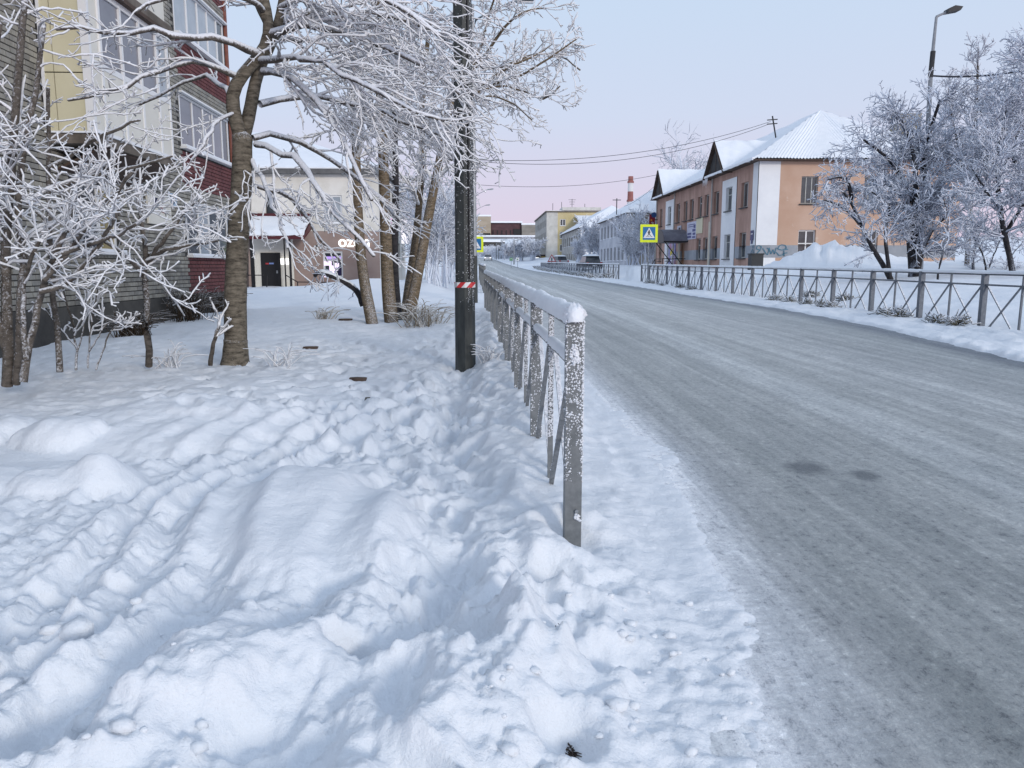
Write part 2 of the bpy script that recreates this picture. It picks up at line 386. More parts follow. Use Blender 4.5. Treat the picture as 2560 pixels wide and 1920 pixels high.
    for i in range(26): spots.append((fr.uniform(-.2, .95), fr.uniform(1.7, 3.2), fr.uniform(-.9, .9), .8))
    for i in range(14): spots.append((fr.uniform(-2.6, -.3), fr.uniform(1.7, 2.9), fr.uniform(.3, 1.6), .55))
    for i in range(130): spots.append((fr.uniform(-3.4, .0), fr.uniform(6.2, 13), fr.uniform(-1.2, 1.2), .65))
    for i in range(60): spots.append((fr.uniform(-1.4, .1), fr.uniform(5.0, 8.5), fr.uniform(-.6, .6), .8))
    for i in range(26): spots.append((FENX(5)+.62+fr.normal(0, .1), 3.4+i*.36, fr.normal(0, .3), .7))
    for x0, y0, an, k in spots:
        m = (np.abs(X-x0) < .4) & (np.abs(Y-y0) < .4)
        if not m.any(): continue
        c, s_ = math.cos(an), math.sin(an); dx, dy = X[m]-x0, Y[m]-y0
        u = (dx*c - dy*s_)/.075; v = (dx*s_ + dy*c)/.155
        r = np.sqrt(u*u + v*v)
        h[m] += k*(-.075*np.exp(-r**5.0) + .014*np.exp(-((r-1.3)/.3)**2))
    # deep holes with dead grass
    for px, py, dp, rx, ry in ((1408, 1850, .16, .07, .10), (1440, 1830, .07, .06, .06), (865, 1690, .16, .10, .05), (1560, 1640, .12, .16, .07), (1640, 1860, .10, .12, .08), (1150, 1440, .08, .12, .2), (215, 1520, .09, .30, .06)):
        x0, y0 = gp(px, py, .1)
        h -= dp*np.exp(-(((wx-x0)/rx)**2 + ((wy-y0)/ry)**2)**2.2)
    # hollow round the near fence post and along the fence
    h -= .09*np.exp(-(((X-.47)/.11)**2 + ((Y-3.60)/.16)**2)**1.5); h += .05*np.exp(-((np.hypot(X-.50, Y-3.6)-.27)/.07)**2)
    for k in range(1, 8):
        yy = 3.56+2*k; h -= .05*np.exp(-((X-FENX(yy))**2 + (Y-yy)**2)/.02)
    df = X-FENX(Y); h += .13*np.exp(-(df/.30)**2)*ss(4.2, 5.4, Y)*(1+.5*fbm(X*0+3, Y*1.3, 2, 4))
    return h*ss(26, 12, Y)

def ground_z(X, Y):
    X = np.asarray(X, np.float32).ravel(); Y = np.asarray(Y, np.float32).ravel()
    pr = prof(Y).astype(np.float32)
    far = ss(10, 40, Y)
    # left of the road
    left = pr + .15 + .10*fbm(X*.35, Y*.35, 3, 21)*(1+1.2*far)
    left -= .12*ss(-5.0, -7.3, X)*ss(6, 10, Y)*ss(30, 24, Y)
    left += .10*np.clip(fbm(X*.8, Y*.8, 4, 22), -.4, 1)*far
    left += .62*np.exp(-(((X+5.2)/2.6)**2 + ((Y-36)/2.6)**2)) + .35*np.exp(-(((X+2.4)/.9)**2 + ((Y-33)/4)**2))
    near = (Y < 26) & (X < 2.2)
    nd = np.zeros_like(X); nd[near] = near_detail(X[near], Y[near])
    left = left + nd
    # right verge, lawn and building plots
    zf = fence_base_r(Y)
    lawn = zf + np.interp(X, [9, 10.5, 13, 16, 30], [0, .22, .55, .72, .8])*np.interp(Y, [0, 12, 20, 200], [.5, .8, 1, 1])
    lawn += .10*fbm(X*.45, Y*.45, 4, 61) + .03*fbm(X*2.5, Y*2.5, 3, 62)
    lawn += 1.15*np.exp(-((((X-16.9)/2.9)**2 + ((Y-37)/2.6)**2))**1.3)*(1+.45*fbm(X*1.1, Y*1.1, 5, 63, .6)+.12*fbm(X*4, Y*4, 3, 67))
    lawn += .80*np.exp(-((((X-9.3)/1.1)**2 + ((Y-47.3)/1.9)**2)))*(1+.25*fbm(X*2, Y*2, 4, 64))
    lawn += .45*np.exp(-((((X-21)/3)**2 + ((Y-33)/4)**2))) + .5*np.exp(-((((X-27)/4)**2 + ((Y-30)/5)**2)))
    xr = XR(Y); tt = np.clip((X-xr)/np.maximum(9.0-xr, .6), 0, 1)
    verge = road_z(xr, Y) + .04 + (zf-road_z(xr, Y)-.04)*ss(0, .85, tt) + .09*fbm(X*1.6, Y*1.2, 4, 65)*np.sin(tt*math.pi).clip(0, 1) + .05*fbm(X*5, Y*5, 4, 66, .6)
    right = np.where(X > 9.0, lawn, verge)
    # the road bed and its ragged snow edges
    wig = .14*fbm(X*2.0, Y*1.4, 4, 81) + .07*fbm(X*8, Y*8, 4, 82, .65)
    dl = X - XL(Y) + wig*np.where(Y < 30, 1, .5); dr = xr - X + .12*fbm(X*2.2, Y*1.6, 4, 83)
    bed = road_z(X, Y) - .16
    kl = ss(-.85, -.05, dl)
    edge_l = left*(1-kl) + (road_z(X, Y) + .012 + .035*fbm(X*8, Y*8, 4, 84, .65)*(.35+.65*ss(3.4, 2.6, Y)))*kl
    zl = edge_l*(1-ss(-.05, .55, dl)) + bed*ss(-.05, .55, dl)
    zr = right*(1-ss(.0, .30, dr)) + bed*ss(.0, .30, dr)
    z = np.where(X < (XL(Y)+xr)/2, zl, zr)
    # hillside behind the town
    tot = np.interp(Y, [190, 200, 260, 330, 400, 440, 520, 900, 2500], [3.0, 3.35, 4.8, 8.4, 14.5, 18.6, 21, 30, 45]) + 1.0*fbm(X*.02, Y*.02, 4, 91)*ss(230, 400, Y)
    tot = tot - np.where((dl > -1) & (dr > -1) & (Y < 320), .4, 0)
    z = np.where(Y > 200, tot, z)
    return z.astype(np.float32)
def gz(x, y): return float(ground_z(np.array([x]), np.array([y]))[0])

def grid_faces(nr, nc):
    i = np.arange(nr*nc).reshape(nr, nc)
    return np.stack([i[:-1, :-1], i[:-1, 1:], i[1:, 1:], i[1:, :-1]], -1).reshape(-1, 4)
Yr = np.concatenate([np.linspace(-6, .95, 40), np.geomspace(1.0, 30, 580), np.geomspace(30.4, 2400, 170)])
uc = np.linspace(-1, 1, 640); uc = np.sign(uc)*np.abs(uc)**1.12
half = 3.2 + .93*np.maximum(Yr, 0)
X2 = uc[None, :]*half[:, None] - .35 + .0*Yr[:, None]; Y2 = np.repeat(Yr[:, None], len(uc), 1)
Z2 = ground_z(X2, Y2)
me = mesh_arrays('snow_ground', np.stack([X2.ravel(), Y2.ravel(), Z2], 1), [grid_faces(*X2.shape)])
gro = put('snow_ground', me, MAT['snow'], smooth=True); gro['kind'] = 'structure'; gro['label'] = 'trodden and drifted snow covering the ground'
Yq = np.concatenate([np.linspace(-6, 1, 20), np.geomspace(1.05, 320, 420)]); uq = np.linspace(0, 1, 90)
l, r = XL(Yq)-.25, XR(Yq)+.25
Xq = l[:, None] + uq[None, :]*(r-l)[:, None]; Yq2 = np.repeat(Yq[:, None], len(uq), 1)
Zq = road_z(Xq, Yq2) + .018*fbm(Xq*2.6, Yq2*.35, 4, 95)*ss(60, 20, Yq2) + .008*fbm(Xq*9, Yq2*5, 3, 96)*ss(20, 6, Yq2)
me = mesh_arrays('road', np.stack([Xq.ravel(), Yq2.ravel(), Zq.ravel()], 1), [grid_faces(*Xq.shape)])
at_ = me.attributes.new('across', 'FLOAT', 'POINT')
at_.data.foreach_set('value', np.repeat(uq[None, :], len(Yq), 0).ravel().astype(np.float32))
rd = put('road', me, MAT['road'], smooth=True); rd['kind'] = 'structure'; rd['label'] = 'street of grey packed snow and ice with wheel tracks'
# ------------------------------------------------------------------ pedestrian fences
def share(name, mb):
    me = bpy.data.meshes.new(name); me.from_pydata(mb.v, [], mb.f); me.update(); return me
def inst(name, me, mat, parent, loc, rz=0, rx=0):
    if not me.materials: me.materials.append(mat)
    o = bpy.data.objects.new(name, me); COL.objects.link(o)
    o.parent = parent; o.location = Vector(loc) - org(parent); o.rotation_euler = (rx, 0, rz); ORG[o.name] = org(parent)
    return o
def snow_ridge(name, pts, wd, ht, parent, mat, seed=0, k=9, rag=.25):
    """wavy cap of snow lying along a rail"""
    pts = np.array(pts, float); n = len(pts)
    t = np.gradient(pts, axis=0); t /= np.linalg.norm(t, axis=1)[:, None]
    sd_ = np.cross(t, [0, 0, 1]); sd_ /= np.linalg.norm(sd_, axis=1)[:, None]
    run = np.concatenate([[0], np.cumsum(np.linalg.norm(np.diff(pts, axis=0), axis=1))])
    V = []
    for i in range(k):
        a = math.pi*(i/(k-1))*1.24 - .12*math.pi
        nn = 1 + rag*fbm(run*5, run*0 + i*.35, 3, seed) + rag*.6*fbm(run*19, run*0+i*.8, 2, seed+3)
        V.append(pts + sd_*(math.cos(a)*wd/2*nn)[:, None] + np.array([0, 0, 1])*(math.sin(a)*ht*nn)[:, None])
    V = np.stack(V, 1)
    V[0] = pts[0] + (V[0]-pts[0])*.55 - t[0]*.02; V[-1] = pts[-1] + (V[-1]-pts[-1])*.55
    L = np.array(org(parent))
    me = mesh_arrays(name, V.reshape(-1, 3)-L, [grid_faces(n, k), np.arange(k)[None, ::-1], np.arange((n-1)*k, n*k)[None, :]])
    return put(name, me, mat, parent, True)
OCT = np.array([(1,0,0),(-1,0,0),(0,1,0),(0,-1,0),(0,0,1),(0,0,-1)], float)
OCTF = np.array([(0,2,4),(2,1,4),(1,3,4),(3,0,4),(2,0,5),(1,2,5),(3,1,5),(0,3,5)])
def lumps(name, P, S, parent, mat, squash=None):
    """many small frost grains as one part"""
    P = np.asarray(P); S = np.asarray(S); n = len(P)
    r = np.random.default_rng(n)
    V = OCT[None]*(S[:, None, None]*r.uniform(.6, 1.25, (n, 6, 1)))
    V = V + P[:, None, :] - np.array(org(parent))
    Fc = (OCTF[None] + (np.arange(n)*6)[:, None, None]).reshape(-1, 3)
    o = put(name, mesh_arrays(name, V.reshape(-1, 3), [Fc]), mat, parent, True); o['kind'] = 'stuff'; return o

def make_fence(name, label, Y0, nb, xfun, ztop, post_w, mat_post, mat_rail, cap, bot, group, detail_y=0):
    x0 = xfun(Y0); root = thing(name, label, 'fence', (x0, Y0, ztop(Y0)-1.1), group)
    H = 1.1
    mp = share('post', MB().box(-post_w/2, post_w/2, -post_w/2, post_w/2, -.35, H))
    for k in range(nb+1):
        y = Y0+2*k; o = inst('post', mp, mat_post, root, (xfun(y), y, ztop(y)-H), 0)
    ang = math.atan2(xfun(Y0+2)-xfun(Y0), 2)
    pit = math.atan2(ztop(Y0+2)-ztop(Y0), 2)
    g = post_w/2
    mt = share('top_rail', MB().box(-.02, .02, g, 2-g, -.035, .0))
    mr = share('middle_rail', MB().box(-.018, .018, g, 2-g, -.222, -.19))
    mu = share('upright', MB().box(-.015, .015, .985, 1.015, -H-.2, -.037))
    br = []
    for a in (0, 1):
        ya, yb = (g, .985) if a == 0 else (1.015, 2-g)
        br.append(share('brace', MB().bar((-.006, ya+.02, -.224), (-.006, yb, -H-.05), .022, .026, (1, 0, 0))))
        br.append(share('brace', MB().bar((.020, yb-.02, -.224), (.020, ya, -H-.05), .022, .026, (1, 0, 0))))
    for k in range(nb):
        y = Y0+2*k; loc = (xfun(y), y, ztop(y)-.008)
        inst('top_rail', mt, mat_rail, root, loc, -ang, pit); inst('middle_rail', mr, mat_rail, root, loc, -ang, pit)
        inst('upright', mu, mat_post, root, loc, -ang, pit)
        for b in br: inst('brace', b, mat_rail, root, loc, -ang, pit)
    n = int(nb*2/cap[2])+2
    ys = np.linspace(Y0-.05, Y0+2*nb+.05, n)
    snow_ridge('snow_cap', [(xfun(y), y, ztop(y)+.0) for y in ys], cap[0], cap[1], root, MAT['drift'], seed=nb)
    return root
ztl = lambda Y: 1.215 + .0056*(Y-3.56)
fence_l = make_fence('pedestrian_fence', 'rime covered grey street fence with cross braces running from the foreground post', 3.56, 9, FENX, ztl,
                     .08, MAT['post'], MAT['rail'], (.094, .064, .03), 0, 'grey cross braced street fences')
# snow on the middle rails, frost on posts, uprights and braces of the first bays
for k in range(4):
    y = 3.56+2*k
    for a, b in ((.045, .98), (1.02, 1.955)):
        ys = np.linspace(y+a, y+b, 30)
        snow_ridge('rail_snow', [(FENX(q), q, ztl(q)-.202) for q in ys], .058, .036, fence_l, MAT['drift'], seed=40+k, k=7)
P, S = [], []
fr = np.random.default_rng(3)
for k in range(5):
    y = 3.56+2*k; x = FENX(y); zt = ztl(y); n = [2100, 1200, 650, 400, 300][k]
    for i in range(n):
        z = fr.uniform(.0 if k else .22, 1.02)**.8
        z = 1.09*z; sft = fr.integers(0, 4); e = fr.uniform(-.04, .04)
        if vnoise(np.array([e*40+k*7]), np.array([z*16]), 5)[0] < -.08 - .25*(z > .5): continue
        if sft == 0 or (sft == 3 and k > 0): p = (x+e, y-.041, 0)
        elif sft == 1: p = (x+.041, y+e, 0)
        elif sft == 2: p = (x+.038*(1 if fr.random() < .8 else -1)+fr.normal(0, .003), y-.039, 0)
        else: p = (x-.041, y+e, 0) if fr.random() < .25 else (x+e, y-.041, 0)
        P.append((p[0], p[1], zt-1.1+z)); S.append((.0016+.0055*fr.random()**2.4)*(1+.5*k*.3))
for k in range(4):
    y = 3.56+2*k; n = [900, 600, 400, 300][k]
    for yy, z0, z1, cx in ((y+1, -1.05, -.05, 0),):
        for i in range(n):
            P.append((FENX(yy)+fr.uniform(-.015, .015), yy-.016, ztl(yy)+fr.uniform(z0*.75, z1))); S.append(fr.uniform(.002, .0055))
    for (ya, yb, cx) in ((.06, .985, -.006), (.965, .04, .02), (1.035, 1.96, -.006), (1.94, 1.015, .02)):
        for i in range(n//2):
            q = fr.random()**1.2; yy = y+ya+(yb-ya)*q; z = -.224+(-1.15+.224)*q
            P.append((FENX(yy)+cx+fr.uniform(-.014, .014), yy+fr.uniform(-.012, .004), ztl(yy)+z+fr.uniform(.0, .016))); S.append(fr.uniform(.0022, .0065))
lumps('hoar_frost', P, S, fence_l, MAT['frost'])
# frosted clots at the bolt and on the near post, snow knob on its head
q = []
for c, r_, n in (((.43, 3.515, 1.06), .018, 60), ((.435, 3.514, 1.03), .014, 40), ((.45, 3.514, .27), .012, 30)):
    for i in range(n): q.append((c[0]+fr.normal(0, r_*.5), c[1]+fr.normal(0, .003), c[2]+fr.normal(0, r_*.9)))
lumps('frost_clot', q, np.full(len(q), .008), fence_l, MAT['frost'])
q = fr.normal(0, 1, (260, 3)); q /= np.linalg.norm(q, axis=1)[:, None]; q[:, 2] = np.abs(q[:, 2])
lumps('post_snow', q*np.array([.042, .046, .05]) + np.array([.43, 3.56, 1.222]), fr.uniform(.010, .020, 260), fence_l, MAT['frost'])
MB().tube([(.445, 3.518, .30), (.445, 3.505, .30)], .009, 8).build('bolt', MAT['steel'], fence_l)
ztl2 = lambda Y: 1.30 + .0079*(Y-3.56)
make_fence('pedestrian_fence', 'short stretch of grey fence on the left footway past the gap', 31.0, 12, lambda Y: .12-.012*(Y-31), ztl2, .08, MAT['post'], MAT['rail'], (.10, .06, .2), 0, 'grey cross braced street fences')
zfr = lambda Y: 1.245 + .0078*Y
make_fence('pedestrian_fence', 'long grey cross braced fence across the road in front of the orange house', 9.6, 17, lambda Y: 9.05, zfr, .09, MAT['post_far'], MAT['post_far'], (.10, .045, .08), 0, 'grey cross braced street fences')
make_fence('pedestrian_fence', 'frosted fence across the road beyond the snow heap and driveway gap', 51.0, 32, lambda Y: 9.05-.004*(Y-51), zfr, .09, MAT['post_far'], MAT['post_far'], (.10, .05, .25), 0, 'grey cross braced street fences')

# ------------------------------------------------------------------ lamp posts
def arm_lamp(root, x, y, z, reach, rise, mat_arm, dirx=1):
    pts = [Vector((x, y, z-.5)), Vector((x+.1*dirx, y, z-.1)), Vector((x+.5*dirx, y, z+.12)), Vector((x+reach*dirx, y, z+rise))]
    arm = MB().tube(pts, [.035, .033, .03, .028], 8).build('arm', mat_arm, root, True)
    a = pts[-1]; b = a + Vector((.62*dirx, 0, .08))
    hd = MB(); hd.prism([(a.x-.06*dirx, y-.07, a.z-.03), (b.x, y-.12, b.z-.05), (b.x+.05*dirx, y-.09, b.z+.02), (b.x-.1*dirx, y-.08, b.z+.06), (a.x, y-.06, a.z+.06)], (0, .2, 0))
    h = hd.build('lamp_head', MAT['steel'], root)
    MB().box(min(a.x+.15*dirx, b.x), max(a.x+.15*dirx, b.x), y-.08, y+.08, a.z-.045, a.z-.02).build('diffuser', MAT['white'], h)
# the near dark pole (its lamp is above the frame)
px, py_ = -.215, 9.86; pz = gz(px, py_)-.1
pr_ = thing('lamp_post', 'thick dark lamp post with red and white tape, nearest on the left footway', 'lamp post', (px, py_, pz), 'street lamp posts')
def octo(mb, z0, z1, r0, r1, k=8, ph=math.pi/8):
    mb.tube([(px, py_, z0), (px, py_, z1)], [r0, r1], k); return mb
MB().tube([(px, py_, pz), (px, py_, pz+.9), (px, py_, 1.22)], [.132, .128, .126], 8).build('pole_base', MAT['pole'], pr_)
MB().tube([(px, py_, 1.22), (px, py_, 4.6), (px, py_, 9.3)], [.118, .112, .085], 8).build('pole', MAT['pole'], pr_)
MB().tube([(px, py_, 3.52), (px, py_, 3.60)], .124, 8).build('clamp', MAT['steel_d'], pr_)
MB().tube([(px+.06, py_-.10, 1.3), (px+.06, py_-.095, 5), (px+.05, py_-.07, 9)], .012, 6).build('cable', MAT['black'], pr_)
arm_lamp(pr_, px, py_, 9.4, 1.7, .5, MAT['steel'])
P = []; S = []
for i in range(2600):
    a = fr.uniform(-.2, 2.2)-1.1; z = fr.uniform(.9, 6.2)
    a = fr.normal(-.75, .28) if fr.random() < .8 else fr.uniform(-2.6, .3)
    r_ = .119-.004*max(0, z-1.2)
    P.append((px+r_*math.cos(a), py_+r_*math.sin(a), z)); S.append(fr.uniform(.002, .006))
lumps('hoar_frost', P, S, pr_, MAT['frost'])
tape = M('barrier_tape', (.75, .74, .72), None, rough=.5)
m_, t_, b_ = nodes('barrier_tape_striped'); g_ = N(t_, 'ShaderNodeNewGeometry'); sp_ = N(t_, 'ShaderNodeSeparateXYZ'); t_.links.new(g_.outputs['Position'], sp_.inputs[0])
s_ = math_(t_, 'FRACT', math_(t_, 'MULTIPLY', math_(t_, 'SUBTRACT', math_(t_, 'MULTIPLY', sp_.outputs['X'], 1.0), math_(t_, 'MULTIPLY', sp_.outputs['Z'], .9)), 7.5))
t_.links.new(ramp_of(t_, s_, [(.48, (.72, .72, .72)), (.50, (.55, .03, .035))]), b_.inputs['Base Color'])
MB().tube([(px, py_, 1.195), (px, py_, 1.262)], [.1335, .1335], 8, False).build('barrier_tape', m_, pr_)
H = 8
for k, (yy, top, lab) in enumerate(((25.0, 9.4, 'slim lamp post just behind the thick dark post with an arm over the road'), (41.0, 9.5, 'second slim lamp post down the left footway with a curved arm'),
                     (61.0, 9.45, 'third slim lamp post down the left footway'), (84.0, 9.5, 'fourth slim lamp post far down the left footway'), (105.0, 9.5, 'farthest slim lamp post on the left side of the road'))):
    x = -.235-.012*(yy-25)*.5; z = gz(x, yy)-.1
    t = thing('lamp_post', lab, 'lamp post', (x, yy, z), 'street lamp posts')
    MB().tube([(x, yy, z), (x, yy, z+1.6)], [.105, .10], 8).build('pole_base', MAT['pole'], t)
    MB().tube([(x, yy, z+1.6), (x, yy, top)], [.085, .05], 8).build('pole', MAT['steel'], t)
    arm_lamp(t, x, yy, top-.35, 1.25, .45, MAT['steel'])
# leaning lamp over the trees on the right
b0 = at(2300, 690, Y=27); t = thing('lamp_post', 'tall steel lamp post rising from the frosted trees on the right', 'lamp post', (b0.x, 27, .9), 'street lamp posts')
m1 = at(2327, 182, Y=27); m2 = at(2341, 42, Y=27)
MB().tube([(b0.x, 27, .8), m1], [.10, .07], 8).build('pole', MAT['steel'], t)
MB().tube([m1, m1+Vector((.02, 0, 1.0)), m2], [.06, .055, .045], 8).build('upper_pole', MAT['steel'], t)
MB().tube([m1+Vector((0, 0, -.15)), m1+Vector((.02, 0, .7))], .085, 8).build('clamp', MAT['steel_d'], t)
c = at(2373, 28, Y=27)
MB().tube([m2, m2+Vector((.12, 0, .06)), c], [.045, .04, .04], 8).build('arm', MAT['steel'], t)
hd = MB(); hd.prism([(c.x-.12, 26.85, c.z-.08), (c.x+.28, 26.8, c.z-.02), (c.x+.36, 26.8, c.z+.10), (c.x+.1, 26.82, c.z+.14), (c.x-.1, 26.85, c.z+.05)], (0, .3, 0)); hd.build('lamp_head', MAT['steel_d'], t)

# ------------------------------------------------------------------ overhead wires
def wire(label, a, b, sag, r=.014):
    a, b = Vector(a), Vector(b); pts = []
    for i in range(25):
        q = i/24; p = a.lerp(b, q); p.z -= sag*4*q*(1-q); pts.append(p)
    o = MB().tube(pts, r, 5).build('overhead_wire', MAT['wire']); tag(o, label, 'wire', 'overhead wires')
wl = Vector((-.3, 41, 0))
tipA = at(1926, 304, Y=50)
wire('upper dark wire sagging from the lamp posts to the mast on the orange roof', at(1195, 400, Y=41), tipA, .75)
wire('second wire just under the upper one towards the orange roof', at(1195, 404, Y=41), tipA+Vector((0, 0, -.12)), .95)
wire('wire running level from the lamp posts to the far gable of the orange house', at(1195, 462, Y=61), at(1648, 436, Y=68), .5, .016)
wire('wire slanting down from the far gable to the white house roof', at(1650, 452, Y=68), at(1560, 516, Y=88), .3, .016)
wire('rimed wire leading right from the lamp post clamp among the trees', m1+Vector((.1, 0, -.1)), at(2640, 160, Y=24), .15, .03)

# ------------------------------------------------------------------ road signs
MAT['sg_y'] = M('sign_fluorescent_yellow', (.78, .88, .02), None, rough=.45)
MAT['sg_b'] = M('sign_blue', (.012, .15, .36), None, rough=.4)
MAT['sg_w'] = M('sign_white', (.80, .80, .80), None, rough=.4)
MAT['sg_r'] = M('sign_red', (.45, .03, .03), None, rough=.4)
MAT['sg_g'] = M('sign_green', (.02, .16, .07), None, rough=.4)
WALK = [[(-.03,.20),(.03,.20),(.045,.235),(.03,.275),(-.01,.285),(-.035,.25)],
        [(-.055,.18),(.07,.185),(.10,.08),(.075,.06),(.05,.13),(.04,.02),(-.055,.02),(-.05,.12),(-.09,.05),(-.115,.065)],
        [(-.055,.02),(.005,.02),(-.015,-.06),(-.075,-.15),(-.09,-.21),(-.125,-.205),(-.105,-.12),(-.06,-.05)],
        [(-.01,.02),(.045,.02),(.075,-.07),(.13,-.15),(.16,-.19),(.12,-.205),(.08,-.14),(.02,-.06)],
        [(-.23,-.21),(-.17,-.17),(-.14,-.17),(-.17,-.21)], [(-.05,-.21),(-.03,-.17),(.02,-.17),(.03,-.21)], [(.14,-.21),(.15,-.17),(.20,-.17),(.25,-.21)]]
def crossing_sign(label, x, y, zc, s=.9, rz=0.0):
    zb = gz(x, y)-.15; t = thing('crossing_sign', label, 'road sign', (x, y, zb), 'pedestrian crossing signs')
    MB().tube([(x, y+.05, zb), (x, y+.05, zc+s*.45)], .032, 8).build('post', MAT['steel'], t)
    pn = MB().box(x-s/2, x+s/2, y-.01, y+.015, zc-s/2, zc+s/2).build('panel', MAT['sg_y'], t)
    q = s*.36
    MB().box(x-q, x+q, y-.014, y-.0105, zc-q, zc+q).build('blue_square', MAT['sg_b'], pn)
    MB().prism([(x-q*.92, y-.018, zc-q*.72), (x+q*.92, y-.018, zc-q*.72), (x, y-.018, zc+q*.90)], (0, .0035, 0)).build('white_triangle', MAT['sg_w'], pn)
    mb = MB()
    for poly in WALK: mb.prism([(x+u*s*.82, y-.022, zc-.02*s+v*s*.82*.95) for u, v in poly], (0, .0035, 0))
    mb.build('walking_figure', MAT['black'], pn)
    for zz in (zc-.2, zc+.2): MB().box(x-.06, x+.06, y+.02, y+.09, zz-.02, zz+.02).build('clamp', MAT['steel'], t)
q = at(1622.5, 583.5, Y=41); crossing_sign('yellow bordered pedestrian crossing sign in front of the orange house', q.x, 41, q.z, .93)
q = at(1189, 611, Y=47); crossing_sign('yellow bordered crossing sign half hidden behind the dark lamp post', q.x, 47, q.z, .93)
def warn_sign(label, px_, py0, Y, s):
    q = at(px_, py0, Y=Y); zb = gz(q.x, Y)-.1; t = thing('warning_sign', label, 'road sign', (q.x, Y, zb))
    MB().tube([(q.x, Y+.04, zb), (q.x, Y+.04, q.z+.3*s)], .035, 8).build('post', MAT['steel'], t)
    tri = lambda k, yy: [(q.x-.5*s*k, yy, q.z-.29*s*k), (q.x+.5*s*k, yy, q.z-.29*s*k), (q.x, yy, q.z+.58*s*k)]
    pn = MB().prism(tri(1, Y), (0, .012, 0)).build('red_triangle', MAT['sg_r'], t)
    MB().prism(tri(.72, Y-.006), (0, .005, 0)).build('white_triangle', MAT['sg_w'], pn)
    MB().prism([(q.x-.05*s, Y-.012, q.z-.2*s), (q.x+.05*s, Y-.012, q.z-.2*s), (q.x+.08*s, Y-.012, q.z+.08*s), (q.x, Y-.012, q.z+.25*s), (q.x-.08*s, Y-.012, q.z+.08*s)], (0, .005, 0)).build('black_mark', MAT['black'], pn)
warn_sign('red edged triangular warning sign before the pale yellow block', 1379.5, 648, 85, .95)
for px_, py0, lab in ((1278, 648, 'small green and white sign on the left of a far pair'), (1294, 648, 'small white and green sign on the right of a far pair')):
    Y = 128; q = at(px_, py0, Y=Y); zb = gz(q.x, Y)-.2; t = thing('road_sign', lab, 'road sign', (q.x, Y, zb), 'far pair of small square signs')
    MB().tube([(q.x, Y+.05, zb), (q.x, Y+.05, q.z)], .04, 6).build('post', MAT['steel'], t)
    pn = MB().box(q.x-.27, q.x+.27, Y-.01, Y+.02, q.z-.27, q.z+.27).build('panel', MAT['sg_g'] if px_ < 1290 else MAT['sg_w'], t)
    MB().box(q.x-.19, q.x+.19, Y-.016, Y-.011, q.z-.19, q.z+.19).build('inner_panel', MAT['sg_w'] if px_ > 1290 else M('sign_pale_green', (.45, .6, .42), None), pn)
    MB().prism([(q.x-.14, Y-.02, q.z-.1), (q.x+.12, Y-.02, q.z-.1), (q.x+.12, Y-.02, q.z), (q.x+.02, Y-.02, q.z+.1), (q.x-.08, Y-.02, q.z+.1), (q.x-.14, Y-.02, q.z)], (0, .003, 0)).build('symbol', MAT['sg_g'], pn)
# ------------------------------------------------------------------ buildings
MAT['brick_g'] = M('silicate_brick_grey', (.21, .20, .175), (.36, .345, .30), 2.6, .85, 40, .4, .006)
MAT['brick_g2'] = M('silicate_brick_dark', (.18, .175, .16), (.31, .30, .27), 3.0, .85, 40, .4, .006)
MAT['brick_r'] = M('red_painted_brick', (.115, .038, .040), (.17, .058, .056), 2.0, .8, 40, .4, .006)
MAT['mortar'] = M('dark_mortar', (.035, .034, .033), (.065, .062, .06), 6, .95)
MAT['plinth'] = M('concrete_plinth_dark', (.040, .038, .036), (.085, .08, .072), 1.4, .9, 25, .4, .01)
MAT['slab'] = M('concrete_slab_brown', (.10, .085, .07), (.19, .165, .14), 2.5, .9, 20, .4, .01)
MAT['cream'] = M('cream_panel', (.58, .54, .37), (.63, .59, .42), 1.2, .55)
MAT['pvc'] = M('pale_pvc_panel', (.68, .66, .58), (.74, .72, .65), 1.5, .5)
MAT['wood_d'] = M('dark_brown_boards', (.05, .032, .025), (.09, .06, .045), 4, .8)
